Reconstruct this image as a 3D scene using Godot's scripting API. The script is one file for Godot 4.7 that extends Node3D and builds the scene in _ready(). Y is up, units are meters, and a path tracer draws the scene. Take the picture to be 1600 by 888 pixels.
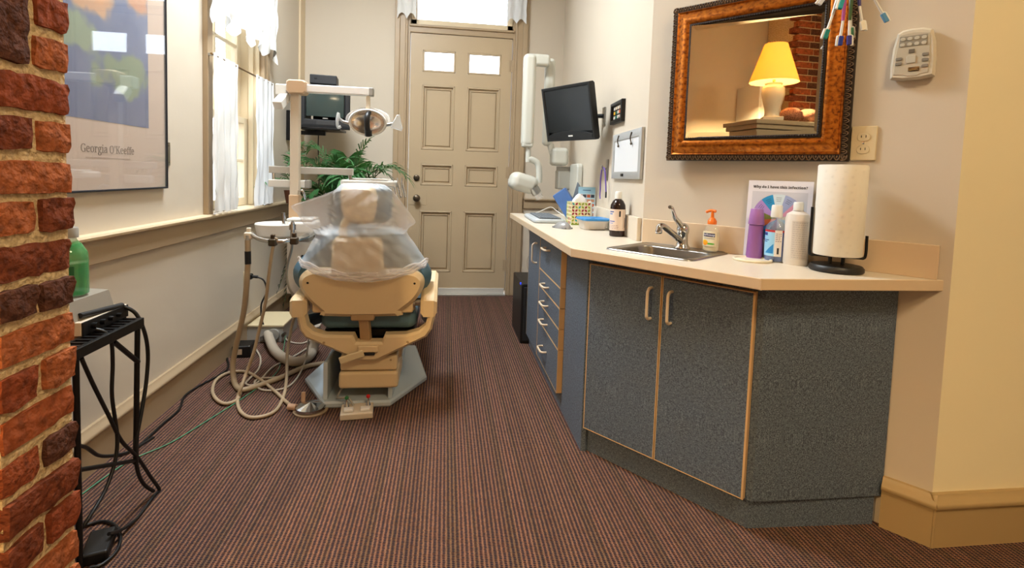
extends Node3D
# A dental treatment room. Units are metres, y is up, the room runs away from the camera along -z.

# ---------------------------------------------------------------- mesh builder
class Mk:
	var st := SurfaceTool.new()
	var x := Transform3D()
	var count := 0
	func _init() -> void:
		st.begin(Mesh.PRIMITIVE_TRIANGLES)
	func at(p: Vector3, b := Basis()) -> Mk:
		x = Transform3D(b, p)
		return self
	func tri(a: Vector3, b: Vector3, c: Vector3, na: Vector3, nb: Vector3, nc: Vector3, ua := Vector2(), ub := Vector2(), uc := Vector2()) -> void:
		var g := (b - a).cross(c - a)
		if g.length_squared() < 1e-18:
			return
		var P := [a, b, c]
		var N := [na, nb, nc]
		var U := [ua, ub, uc]
		var o := [0, 2, 1] if g.dot(na + nb + nc) > 0.0 else [0, 1, 2]
		for i in o:
			st.set_normal((x.basis * N[i]).normalized())
			st.set_uv(U[i])
			st.add_vertex(x * P[i])
		count += 1
	func quad(a: Vector3, b: Vector3, c: Vector3, d: Vector3, n: Vector3) -> void:
		var u := [Vector2(0, 1), Vector2(1, 1), Vector2(1, 0), Vector2(0, 0)]
		tri(a, b, c, n, n, n, u[0], u[1], u[2])
		tri(a, c, d, n, n, n, u[0], u[2], u[3])
	func box(c: Vector3, s: Vector3, r := 0.0, seg := 2) -> Mk:
		var h := s * 0.5
		r = minf(r, minf(h.x, minf(h.y, h.z)))
		if r <= 0.0:
			for k in 3:
				for g: float in [-1.0, 1.0]:
					var n := Vector3.ZERO
					n[k] = g
					var a := Vector3.ZERO
					var b := Vector3.ZERO
					a[(k + 1) % 3] = h[(k + 1) % 3]
					b[(k + 2) % 3] = h[(k + 2) % 3]
					var o := c + n * h[k]
					quad(o - a - b, o + a - b, o + a + b, o - a + b, n)
			return self
		var t := []
		for i in seg + 1:
			t.append(-1.0 - tan(PI / 4 * (1.0 - float(i) / seg)) * 1.0)
		# grid coordinates per axis: rounded rim, flat middle
		for k in 3:
			var i1 := (k + 1) % 3
			var i2 := (k + 2) % 3
			for g: float in [-1.0, 1.0]:
				var ga := []
				var gb := []
				for i in 2 * seg + 2:
					var e: float = tan(PI / 4 * (1.0 - float(i) / seg)) if i <= seg else tan(PI / 4 * (float(i - seg - 1) / seg))
					if i <= seg:
						ga.append(-(h[i1] - r) - e * r)
						gb.append(-(h[i2] - r) - e * r)
					else:
						ga.append((h[i1] - r) + e * r)
						gb.append((h[i2] - r) + e * r)
				var pts := []
				for ia in ga.size():
					for ib in gb.size():
						var p := Vector3.ZERO
						p[k] = g * h[k]
						p[i1] = ga[ia]
						p[i2] = gb[ib]
						var q := Vector3(clampf(p.x, -(h.x - r), h.x - r), clampf(p.y, -(h.y - r), h.y - r), clampf(p.z, -(h.z - r), h.z - r))
						var n := (p - q).normalized()
						pts.append([c + q + n * r, n])
				var w := gb.size()
				for ia in ga.size() - 1:
					for ib in w - 1:
						var A: Array = pts[ia * w + ib]
						var B: Array = pts[ia * w + ib + 1]
						var C: Array = pts[(ia + 1) * w + ib + 1]
						var D: Array = pts[(ia + 1) * w + ib]
						tri(A[0], B[0], C[0], A[1], B[1], C[1])
						tri(A[0], C[0], D[0], A[1], C[1], D[1])
		return self
	# grid of points -> smooth surface
	func grid(p: Array, wrap_u := false, wrap_v := false, flip := false, uvs := Vector2.ONE) -> Mk:
		var nu := p.size()
		var nv: int = p[0].size()
		var N := []
		for i in nu:
			var row := []
			for j in nv:
				var a: Vector3 = p[(i + 1) % nu][j] if i + 1 < nu or wrap_u else p[i][j]
				var b: Vector3 = p[(i - 1 + nu) % nu][j] if i > 0 or wrap_u else p[i][j]
				var c: Vector3 = p[i][(j + 1) % nv] if j + 1 < nv or wrap_v else p[i][j]
				var d: Vector3 = p[i][(j - 1 + nv) % nv] if j > 0 or wrap_v else p[i][j]
				var n := (a - b).cross(c - d)
				if n.length() < 1e-12:
					n = Vector3.UP
				row.append(n.normalized() * (-1.0 if flip else 1.0))
			N.append(row)
		for i in (nu if wrap_u else nu - 1):
			for j in (nv if wrap_v else nv - 1):
				var i2 := (i + 1) % nu
				var j2 := (j + 1) % nv
				var u0 := Vector2(float(i) / (nu - 1), float(j) / (nv - 1)) * uvs
				var u1 := Vector2(float(i + 1) / (nu - 1), float(j + 1) / (nv - 1)) * uvs
				tri(p[i][j], p[i2][j], p[i2][j2], N[i][j], N[i2][j], N[i2][j2], u0, Vector2(u1.x, u0.y), u1)
				tri(p[i][j], p[i2][j2], p[i][j2], N[i][j], N[i2][j2], N[i][j2], u0, u1, Vector2(u0.x, u1.y))
		return self
	# profile of (radius, height), turned about local y
	func lathe(prof: Array, seg := 28, sx := 1.0, sz := 1.0) -> Mk:
		var np := prof.size()
		var sn := []
		for i in np - 1:
			var d: Vector2 = prof[i + 1] - prof[i]
			sn.append(Vector2(d.y, -d.x).normalized())
		for i in np - 1:
			var n0: Vector2 = sn[i]
			var n1: Vector2 = sn[i]
			if i > 0 and sn[i - 1].dot(sn[i]) > 0.75:
				n0 = (sn[i - 1] + sn[i]).normalized()
			if i < np - 2 and sn[i + 1].dot(sn[i]) > 0.75:
				n1 = (sn[i + 1] + sn[i]).normalized()
			var a: Vector2 = prof[i]
			var b: Vector2 = prof[i + 1]
			for j in seg:
				var t0 := TAU * j / seg
				var t1 := TAU * (j + 1) / seg
				var d0 := Vector3(cos(t0) * sx, 1, sin(t0) * sz)
				var d1 := Vector3(cos(t1) * sx, 1, sin(t1) * sz)
				var e0 := Vector3(cos(t0) / sx, 1, sin(t0) / sz)
				var e1 := Vector3(cos(t1) / sx, 1, sin(t1) / sz)
				var A := Vector3(a.x, a.y, a.x) * d0
				var B := Vector3(b.x, b.y, b.x) * d0
				var C := Vector3(b.x, b.y, b.x) * d1
				var D := Vector3(a.x, a.y, a.x) * d1
				var nA := Vector3(n0.x, n0.y, n0.x) * e0
				var nB := Vector3(n1.x, n1.y, n1.x) * e0
				var nC := Vector3(n1.x, n1.y, n1.x) * e1
				var nD := Vector3(n0.x, n0.y, n0.x) * e1
				var u0 := float(j) / seg
				var u1 := float(j + 1) / seg
				var v0 := 1.0 - float(i) / (np - 1)
				var v1 := 1.0 - float(i + 1) / (np - 1)
				tri(A, B, C, nA, nB, nC, Vector2(u0, v0), Vector2(u0, v1), Vector2(u1, v1))
				tri(A, C, D, nA, nC, nD, Vector2(u0, v0), Vector2(u1, v1), Vector2(u1, v0))
		return self
	func ball(c: Vector3, r: Vector3, seg := 16) -> Mk:
		var p := []
		for i in seg / 2 + 1:
			var t := -PI / 2 + PI * i / (seg / 2)
			var row := []
			for j in seg:
				var f := TAU * j / seg
				row.append(Vector3(cos(t) * cos(f), sin(t), cos(t) * sin(f)))
			p.append(row)
		for i in seg / 2:
			for j in seg:
				var A: Vector3 = p[i][j]
				var B: Vector3 = p[i + 1][j]
				var C: Vector3 = p[i + 1][(j + 1) % seg]
				var D: Vector3 = p[i][(j + 1) % seg]
				var k := Vector3.ONE / r
				tri(c + A * r, c + B * r, c + C * r, A * k, B * k, C * k)
				tri(c + A * r, c + C * r, c + D * r, A * k, C * k, D * k)
		return self
	# tube along points
	func tube(pts: Array, r: float, seg := 8, smooth := true, r_end := -1.0, flat := 1.0) -> Mk:
		var P: Array = Mk.spline(pts) if smooth and pts.size() > 2 else pts
		var n := P.size()
		var up := Vector3.UP
		var rows := []
		var prev := Vector3.ZERO
		for i in n:
			var t: Vector3 = (P[mini(i + 1, n - 1)] - P[maxi(i - 1, 0)]).normalized()
			if i == 0:
				up = t.cross(Vector3.UP if absf(t.y) < 0.9 else Vector3.RIGHT).normalized()
			else:
				up = (up - t * up.dot(t)).normalized()
			var side := t.cross(up)
			var rr := r if r_end < 0.0 else lerpf(r, r_end, float(i) / (n - 1))
			var row := []
			for j in seg:
				var f := TAU * j / seg
				row.append(P[i] + (up * cos(f) * flat + side * sin(f)) * rr)
			rows.append(row)
			prev = t
		for i in n - 1:
			for j in seg:
				var j2 := (j + 1) % seg
				var a: Vector3 = rows[i][j]
				var b: Vector3 = rows[i + 1][j]
				var c: Vector3 = rows[i + 1][j2]
				var d: Vector3 = rows[i][j2]
				tri(a, b, c, a - P[i], b - P[i + 1], c - P[i + 1])
				tri(a, c, d, a - P[i], c - P[i + 1], d - P[i])
		for e in [0, n - 1]:
			var nn: Vector3 = (P[0] - P[1]).normalized() if e == 0 else (P[n - 1] - P[n - 2]).normalized()
			for j in range(1, seg - 1):
				tri(rows[e][0], rows[e][j], rows[e][j + 1], nn, nn, nn)
		return self
	static func spline(pts: Array, k := 6) -> Array:
		var o := []
		var n := pts.size()
		for i in n - 1:
			var a: Vector3 = pts[maxi(i - 1, 0)]
			var b: Vector3 = pts[i]
			var c: Vector3 = pts[i + 1]
			var d: Vector3 = pts[mini(i + 2, n - 1)]
			for j in k:
				o.append(b.cubic_interpolate(c, a, d, float(j) / k))
		o.append(pts[n - 1])
		return o
	func rod(a: Vector3, b: Vector3, r: float, seg := 12, rb := -1.0) -> Mk:
		return tube([a, b], r, seg, false, rb)
	# bar with a rectangular section from a to b, w across, h up
	func bar(a: Vector3, b: Vector3, w: float, h: float, r := 0.0) -> Mk:
		var keep := x
		var z := (b - a).normalized()
		var xx := Vector3.UP.cross(z)
		if xx.length() < 0.01:
			xx = Vector3.RIGHT
		xx = xx.normalized()
		x = keep * Transform3D(Basis(xx, z.cross(xx), z), (a + b) * 0.5)
		box(Vector3.ZERO, Vector3(w, h, (b - a).length()), r)
		x = keep
		return self
	# polygon in local xy, extruded from z0 to z1, optional chamfer
	func prism(poly: PackedVector2Array, z0: float, z1: float, ch := 0.0) -> Mk:
		var n := poly.size()
		var area := 0.0
		for i in n:
			area += poly[i].cross(poly[(i + 1) % n])
		if area < 0.0:
			poly.reverse()
		var nrm := []
		for i in n:
			var e := poly[(i + 1) % n] - poly[i]
			nrm.append(Vector2(e.y, -e.x).normalized())
		var inn := PackedVector2Array()
		for i in n:
			var a: Vector2 = nrm[(i - 1 + n) % n]
			var b: Vector2 = nrm[i]
			var m := (a + b) / maxf(0.3, 1.0 + a.dot(b))
			inn.append(poly[i] - m * ch)
		var idx := Geometry2D.triangulate_polygon(inn)
		for e in [[z0, -1.0], [z1, 1.0]]:
			var nn := Vector3(0, 0, e[1])
			for k in range(0, idx.size(), 3):
				var a := inn[idx[k]]
				var b := inn[idx[k + 1]]
				var c := inn[idx[k + 2]]
				tri(Vector3(a.x, a.y, e[0]), Vector3(b.x, b.y, e[0]), Vector3(c.x, c.y, e[0]), nn, nn, nn)
		var levels := [[inn, z0], [poly, z0 + ch], [poly, z1 - ch], [inn, z1]] if ch > 0.0 else [[poly, z0], [poly, z1]]
		for l in levels.size() - 1:
			var lo: PackedVector2Array = levels[l][0]
			var hi: PackedVector2Array = levels[l + 1][0]
			var dz := 0.0
			if ch > 0.0:
				dz = [-0.7, 0.0, 0.7][l]
			for i in n:
				var j := (i + 1) % n
				var e: Vector2 = nrm[i]
				var p0: Vector2 = nrm[(i - 1 + n) % n]
				var p1: Vector2 = nrm[j]
				var na := ((e + p0).normalized() if e.dot(p0) > 0.75 else e)
				var nb := ((e + p1).normalized() if e.dot(p1) > 0.75 else e)
				var NA := Vector3(na.x, na.y, dz)
				var NB := Vector3(nb.x, nb.y, dz)
				var A := Vector3(lo[i].x, lo[i].y, levels[l][1])
				var B := Vector3(lo[j].x, lo[j].y, levels[l][1])
				var C := Vector3(hi[j].x, hi[j].y, levels[l + 1][1])
				var D := Vector3(hi[i].x, hi[i].y, levels[l + 1][1])
				tri(A, B, C, NA, NB, NB)
				tri(A, C, D, NA, NB, NA)
		return self
	# polygon in plan (x, z), extruded in y
	func slab(plan: Array, y0: float, y1: float, ch := 0.0) -> Mk:
		var keep := x
		x = keep * Transform3D(Basis(Vector3.RIGHT, Vector3(0, 0, -1), Vector3.UP), Vector3.ZERO)
		var q := PackedVector2Array()
		for p: Vector2 in plan:
			q.append(Vector2(p.x, -p.y))
		prism(q, y0, y1, ch)
		x = keep
		return self
	func mesh() -> ArrayMesh:
		st.index()
		return st.commit()

static func rrect(w: float, h: float, r: float, k := 4) -> PackedVector2Array:
	var o := PackedVector2Array()
	for c in [[1, 1, 0.0], [-1, 1, 0.5], [-1, -1, 1.0], [1, -1, 1.5]]:
		for i in k + 1:
			var t: float = PI * (c[2] + 0.5 * i / k)
			o.append(Vector2(c[0] * (w / 2 - r) + cos(t) * r, c[1] * (h / 2 - r) + sin(t) * r))
	return o

# ---------------------------------------------------------------- scene helpers
func obj(called: String, mk: Variant, m: Material, parent: Node = self) -> MeshInstance3D:
	var o := MeshInstance3D.new()
	o.name = called if parent != self else numbered(called)
	o.mesh = mk.mesh() if mk is Mk else mk
	o.material_override = m
	parent.add_child(o, true)
	return o

var taken := {}
func numbered(called: String) -> String:
	var k: int = taken.get(called, 0)
	taken[called] = k + 1
	return called if k == 0 else "%s_%03d" % [called, k]

func tag(o: Node, label: String, category: String, group := "") -> Node:
	o.set_meta("label", label)
	o.set_meta("category", category)
	if group:
		o.set_meta("group", group)
	return o

func thing(called: String, label: String, category: String, pos := Vector3.ZERO, turn := 0.0, group := "") -> Node3D:
	var o := Node3D.new()
	o.name = numbered(called)
	add_child(o)
	o.position = pos
	o.rotation.y = turn
	tag(o, label, category, group)
	return o

func struct(called: String, mk: Variant, m: Material, parent: Node = self) -> MeshInstance3D:
	var o := MeshInstance3D.new()
	o.name = called
	o.mesh = mk.mesh() if mk is Mk else mk
	o.material_override = m
	parent.add_child(o, true)
	if parent == self:
		o.set_meta("kind", "structure")
	return o

func mat(c: Color, rough := 0.6, metal := 0.0, spec := 0.5) -> StandardMaterial3D:
	var m := StandardMaterial3D.new()
	m.albedo_color = c
	m.roughness = rough
	m.metallic = metal
	m.metallic_specular = spec
	return m

func rgb(r: float, g: float, b: float) -> Color:
	return Color(r / 255.0, g / 255.0, b / 255.0)

func noise(freq: float, oct := 3, sd := 1) -> FastNoiseLite:
	var n := FastNoiseLite.new()
	n.seed = sd
	n.frequency = freq
	n.fractal_octaves = oct
	return n

func ntex(n: FastNoiseLite, size := 256, ramp: Gradient = null) -> NoiseTexture2D:
	var t := NoiseTexture2D.new()
	t.width = size
	t.height = size
	t.seamless = true
	t.noise = n
	if ramp:
		t.color_ramp = ramp
	return t

func grad(offs: Array, cols: Array) -> Gradient:
	var g := Gradient.new()
	g.offsets = PackedFloat32Array(offs)
	g.colors = PackedColorArray(cols)
	return g

func tri(m: StandardMaterial3D, scale: float, world := true) -> StandardMaterial3D:
	m.uv1_triplanar = true
	m.uv1_world_triplanar = world
	m.uv1_scale = Vector3.ONE * scale
	return m

func text(s: String, size: float, depth: float, font_name := "Droid Sans", bold := false) -> TextMesh:
	var t := TextMesh.new()
	var f := SystemFont.new()
	f.font_names = PackedStringArray([font_name])
	if bold:
		f.font_weight = 700
	t.font = f
	t.text = s
	t.font_size = 32
	t.pixel_size = size / 32.0
	t.depth = depth
	t.curve_step = 2.0
	return t

func put(o: Node3D, p: Vector3, turn := Vector3.ZERO) -> Node3D:
	o.position = p
	o.rotation = turn
	return o

var M := {}
var rng := RandomNumberGenerator.new()

# plan of the right side: wall_right, then the angled wall, then the wall that faces the camera
const CORNER := Vector3(0.83, 0, -2.07)
const ANG_U := Vector3(0.6186, 0, 0.7857)     # along the angled wall, to the right
const ANG_N := Vector3(-0.7857, 0, 0.6186)    # out of it, into the room
const ANG_TURN := -0.9038
const RW_U := Vector3(0.0655, 0, -0.9979)     # along wall_right, away from the camera
const RW_N := Vector3(-0.9979, 0, -0.0655)
const RW_TURN := -1.6363
const TOP := 0.79
func on_angle(s: float, y: float, d: float) -> Vector3:
	return CORNER + ANG_U * s + ANG_N * d + Vector3.UP * y
func on_right(s: float, y: float, d: float) -> Vector3:
	return CORNER + RW_U * s + RW_N * d + Vector3.UP * y

func _ready() -> void:
	rng.seed = 7
	# ---- camera
	var cam := Camera3D.new()
	cam.name = "camera"
	add_child(cam)
	cam.position = Vector3(0, 1.05, 0)
	cam.rotation = Vector3(-0.0629, -0.1297, 0.0333)
	cam.set_frustum(0.05 * 888.0 / 800.0, Vector2(0, -118.4 / 800.0 * 0.05), 0.05, 60.0)
	cam.current = true
	# ---- sky, exposure
	var sky_mat := ProceduralSkyMaterial.new()
	sky_mat.sky_top_color = Color(0.86, 0.92, 1.0)
	sky_mat.sky_horizon_color = Color(0.97, 0.98, 1.0)
	sky_mat.ground_horizon_color = Color(0.80, 0.82, 0.80)
	sky_mat.ground_bottom_color = Color(0.62, 0.62, 0.60)
	var sky := Sky.new()
	sky.sky_material = sky_mat
	var env := Environment.new()
	env.background_mode = Environment.BG_SKY
	env.sky = sky
	env.background_energy_multiplier = 6.5
	env.tonemap_mode = Environment.TONE_MAPPER_LINEAR
	env.tonemap_exposure = 1.0
	env.sdfgi_enabled = true
	env.ssao_enabled = true
	env.ssil_enabled = true
	var we := WorldEnvironment.new()
	we.name = "world_environment"
	we.environment = env
	add_child(we)
	# ---- unseen ceiling lamps, out of view, placed to light the room
	materials()
	unseen_ceiling_light(Vector3(-0.62, 2.98, -2.5), Color(0.95, 0.98, 1.0), 9.3, "unseen square ceiling light placed to light the chair and drawer fronts")
	unseen_ceiling_light(Vector3(0.95, 2.98, 0.5), Color(1.0, 0.89, 0.72), 5.3, "unseen warm square ceiling light placed to light the right walls")
	room()
	brick_pier()
	window()
	far_door()
	cabinets()
	counter_things()
	wall_things()
	chair()
	dental_unit()
	hoses()
	television()
	plants()
	xray()
	left_things()
	behind()

# ---------------------------------------------------------------- materials
func img(w: int, h: int, f: Callable, alpha := false) -> ImageTexture:
	var d := PackedByteArray()
	var n := 4 if alpha else 3
	d.resize(w * h * n)
	var k := 0
	for j in h:
		for i in w:
			var c: Color = f.call(i, j)
			d[k] = int(clampf(c.r, 0, 1) * 255)
			d[k + 1] = int(clampf(c.g, 0, 1) * 255)
			d[k + 2] = int(clampf(c.b, 0, 1) * 255)
			if alpha:
				d[k + 3] = int(clampf(c.a, 0, 1) * 255)
			k += n
	return ImageTexture.create_from_image(Image.create_from_data(w, h, false, Image.FORMAT_RGBA8 if alpha else Image.FORMAT_RGB8, d))

func glass(tint := Color(1, 1, 1), a := 0.06, rough := 0.02) -> StandardMaterial3D:
	var m := mat(Color(tint.r, tint.g, tint.b, a), rough)
	m.transparency = BaseMaterial3D.TRANSPARENCY_ALPHA
	return m

func materials() -> void:
	# painted plaster
	for w in [["wall", Color(0.80, 0.755, 0.685)], ["ceiling", Color(0.9, 0.88, 0.83)], ["wall_gold", Color(0.92, 0.875, 0.74)]]:
		var m := mat(w[1], 0.75, 0.0, 0.35)
		m.heightmap_enabled = true
		m.heightmap_texture = ntex(noise(0.03, 4, 3), 256)
		m.heightmap_scale = 0.12
		M[w[0]] = tri(m, 0.7)
	# painted wood trim and door
	for w in [["trim", Color(0.66, 0.575, 0.46)], ["trim_light", Color(0.84, 0.76, 0.63)], ["door", Color(0.71, 0.63, 0.51)], ["sash", Color(0.86, 0.79, 0.66)], ["trim_gold", Color(0.67, 0.57, 0.40)]]:
		var m := mat(w[1], 0.42, 0.0, 0.45)
		m.heightmap_enabled = true
		m.heightmap_texture = ntex(noise(0.02, 3, 5), 256)
		m.heightmap_scale = 0.05
		M[w[0]] = tri(m, 1.3)
	# woven carpet: 32 ribs of beads to the tile
	var hues := []
	rng.seed = 21
	for i in 32:
		var c: Color = [Color(0.50, 0.375, 0.295), Color(0.515, 0.38, 0.305), Color(0.48, 0.37, 0.285), Color(0.53, 0.385, 0.31)][rng.randi() % 4]
		hues.append(c * rng.randf_range(0.93, 1.07))
	var jit := PackedFloat32Array()
	for i in 32 * 64:
		jit.append(rng.randf())
	var bead := func(i: int, j: int) -> float:
		var c := i / 32
		var r := j / 16
		var q: float = jit[c * 64 + r]
		var dx := (i % 32 - 16.0 + (q - 0.5) * 3.0) / 11.5
		var dy := (j % 16 - 8.0) / 7.2
		return smoothstep(1.25, 0.55, sqrt(dx * dx + dy * dy))
	M.carpet = mat(Color.WHITE, 0.95, 0.0, 0.2)
	var fib := noise(0.11, 3, 9)
	M.carpet.albedo_texture = img(1024, 1024, func(i: int, j: int) -> Color:
		var c := i / 32
		var b: float = bead.call(i, j)
		var q: float = jit[c * 64 + j / 16]
		var weave := 0.93 + 0.10 * cos(TAU * j / 8.0) + 0.16 * fib.get_noise_2d(i, j)
		var dark := Color(0.135, 0.125, 0.165) if q < 0.7 else Color(0.19, 0.135, 0.145)
		return (hues[c] * weave * (0.92 + 0.16 * jit[(c * 64 + j / 16 + 7) % 2048])).lerp(dark, b))
	M.carpet.heightmap_enabled = true
	M.carpet.heightmap_texture = img(512, 512, func(i: int, j: int) -> Color:
		var h: float = 0.8 - 0.55 * bead.call(i * 2, j * 2) + 0.1 * fib.get_noise_2d(i * 2, j * 2)
		return Color(h, h, h))
	M.carpet.heightmap_scale = 0.16
	tri(M.carpet, 1.0 / 0.4128)
	# speckled blue grey laminate
	var n1 := noise(0.13, 2, 11)
	var n2 := noise(0.05, 2, 12)
	var lam := img(512, 512, func(i: int, j: int) -> Color:
		var u := TAU * i / 512.0
		var v := TAU * j / 512.0
		var a := n1.get_noise_3d(cos(u) * 82, sin(u) * 82, cos(v) * 82 + sin(v) * 131)
		var b := n1.get_noise_2d(i + 900, j) if i > 12 and j > 12 else 0.0
		var t := a * 0.55 + b * 0.75 + n2.get_noise_2d(i, j) * 0.25
		var c := Color(0.345, 0.395, 0.455)
		if t > 0.12:
			c = c.lerp(Color(0.47, 0.52, 0.57), clampf((t - 0.12) * 2.6, 0, 1))
		elif t < -0.08:
			c = c.lerp(Color(0.235, 0.265, 0.315), clampf((-0.08 - t) * 3.6, 0, 1))
		return c)
	M.laminate = mat(Color.WHITE, 0.48, 0.0, 0.4)
	M.laminate.albedo_texture = lam
	tri(M.laminate, 1.0 / 0.34)
	M.edge = mat(Color(0.80, 0.66, 0.47), 0.45)
	M.counter = mat(Color(0.86, 0.82, 0.75), 0.35, 0.0, 0.5)
	M.counter_shaded = mat(Color(0.83, 0.74, 0.62), 0.4)  # same laminate as the counter, with shade put into the colour
	M.handle = mat(Color(0.83, 0.76, 0.66), 0.35)
	# metals, plastics
	M.chrome = mat(Color(0.78, 0.78, 0.78), 0.12, 1.0)
	M.steel = mat(Color(0.66, 0.65, 0.63), 0.28, 1.0)
	M.pewter = mat(Color(0.36, 0.32, 0.27), 0.35, 0.9)
	M.black = mat(Color(0.035, 0.035, 0.04), 0.45)
	M.blackmetal = mat(Color(0.05, 0.05, 0.055), 0.4, 0.3)
	M.charcoal = mat(Color(0.13, 0.14, 0.155), 0.45)
	M.white = mat(Color(0.90, 0.90, 0.88), 0.35)
	M.enamel = mat(Color(0.92, 0.91, 0.89), 0.3)
	M.block = mat(Color(0.77, 0.65, 0.52), 0.4)
	M.light_grey = mat(Color(0.76, 0.75, 0.72), 0.4)
	M.beige = mat(Color(0.85, 0.80, 0.72), 0.4)
	M.tan = mat(Color(0.87, 0.78, 0.62), 0.36)
	M.tan_dark = mat(Color(0.68, 0.56, 0.41), 0.42)
	M.grey = mat(Color(0.62, 0.61, 0.58), 0.45)
	M.base_blue = mat(Color(0.74, 0.79, 0.82), 0.25)
	M.vinyl = mat(Color(0.31, 0.44, 0.51), 0.4)
	M.hose = mat(Color(0.66, 0.58, 0.47), 0.5)
	M.hose_light = mat(Color(0.72, 0.67, 0.60), 0.5)
	M.ivory = mat(Color(0.84, 0.77, 0.62), 0.4)
	M.green_wire = mat(Color(0.30, 0.55, 0.42), 0.5)
	M.pane = glass(Color(1, 1, 1), 0.05)
	M.paper = mat(Color(0.93, 0.92, 0.90), 0.7)
	M.ink = mat(Color(0.10, 0.10, 0.12), 0.7)
	M.mirror = mat(Color(0.93, 0.93, 0.92), 0.01, 1.0)
	# brick tones: rough, flecked faces
	M.bricks = []
	var tones := [Color(0.62, 0.335, 0.205), Color(0.55, 0.28, 0.175), Color(0.66, 0.38, 0.235), Color(0.48, 0.255, 0.17), Color(0.37, 0.235, 0.185), Color(0.59, 0.31, 0.195)]
	for k in tones.size():
		var c: Color = tones[k]
		var m := mat(Color.WHITE, 0.9, 0.0, 0.25)
		m.albedo_texture = ntex(noise(0.022, 5, 40 + k), 256, grad([0.0, 0.3, 0.5, 0.72, 1.0], [c * 0.72, c * 0.88, c, c * 1.08, c.lerp(Color(0.72, 0.55, 0.4), 0.25)]))
		m.heightmap_enabled = true
		m.heightmap_texture = ntex(noise(0.03, 5, 60 + k), 256)
		m.heightmap_scale = 0.5
		M.bricks.append(tri(m, 4.0 + k * 0.7))
	var mo := mat(Color.WHITE, 0.95, 0.0, 0.2)
	mo.albedo_texture = ntex(noise(0.05, 4, 71), 256, grad([0.0, 0.5, 1.0], [Color(0.72, 0.62, 0.46), Color(0.84, 0.74, 0.57), Color(0.90, 0.82, 0.66)]))
	mo.heightmap_enabled = true
	mo.heightmap_texture = ntex(noise(0.06, 4, 72), 256)
	mo.heightmap_scale = 0.5
	M.mortar = tri(mo, 4.0)
	# lace and sheer cloth
	var lace := img(256, 256, func(i: int, j: int) -> Color:
		var u := (i % 128) / 64.0 - 1.0
		var v := (j % 128) / 64.0 - 1.0
		var rr := sqrt(u * u + v * v)
		var an := atan2(v, u)
		var flower := 0.42 + 0.16 * cos(an * 6.0)
		var solid := 1.0 if rr < flower or absf(rr - 0.78) < 0.07 else 0.0
		var net := 1.0 if i % 6 < 2 or j % 6 < 2 else 0.9
		return Color(1, 1, 1, maxf(net, solid * 0.93)), true)
	M.lace = mat(Color(0.88, 0.88, 0.87), 0.9, 0.0, 0.2)
	M.lace.albedo_texture = lace
	M.lace.transparency = BaseMaterial3D.TRANSPARENCY_ALPHA
	M.lace.backlight_enabled = true
	M.lace.backlight = Color(0.16, 0.165, 0.17)
	M.lace.uv1_scale = Vector3(5, 8, 1)
	M.sheer = mat(Color(0.88, 0.89, 0.90, 0.95), 0.9, 0.0, 0.2)
	M.sheer.transparency = BaseMaterial3D.TRANSPARENCY_ALPHA
	M.sheer.backlight_enabled = true
	M.sheer.backlight = Color(0.2, 0.2, 0.21)

# ---------------------------------------------------------------- the room
func unseen_ceiling_light(p: Vector3, c: Color, e: float, label: String) -> void:  # lamp out of view; its form, place and strength chosen for the light
	var t := thing("unseen_ceiling_light", label, "ceiling light", p)
	var f := Mk.new()
	for s in [-1, 1]:
		f.box(Vector3(s * 0.315, -0.02, 0), Vector3(0.03, 0.06, 0.66), 0.004)
		f.box(Vector3(0, -0.02, s * 0.315), Vector3(0.6, 0.06, 0.03), 0.004)
	obj("frame", f, M.white, t)
	var g := mat(Color(0.9, 0.9, 0.88), 0.6)
	g.emission_enabled = true
	g.emission = c
	g.emission_energy_multiplier = 1.5
	obj("diffuser", Mk.new().box(Vector3(0, -0.02, 0), Vector3(0.6, 0.03, 0.6)), g, t)
	var l := AreaLight3D.new()
	l.name = "lamp_glow"
	l.area_size = Vector2(0.6, 0.6)
	l.light_color = c
	l.light_energy = e
	l.area_range = 12.0
	l.area_attenuation = 2.0
	l.shadow_enabled = true
	l.position = Vector3(0, -0.045, 0)
	l.rotation.x = -PI / 2
	t.add_child(l)

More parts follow.
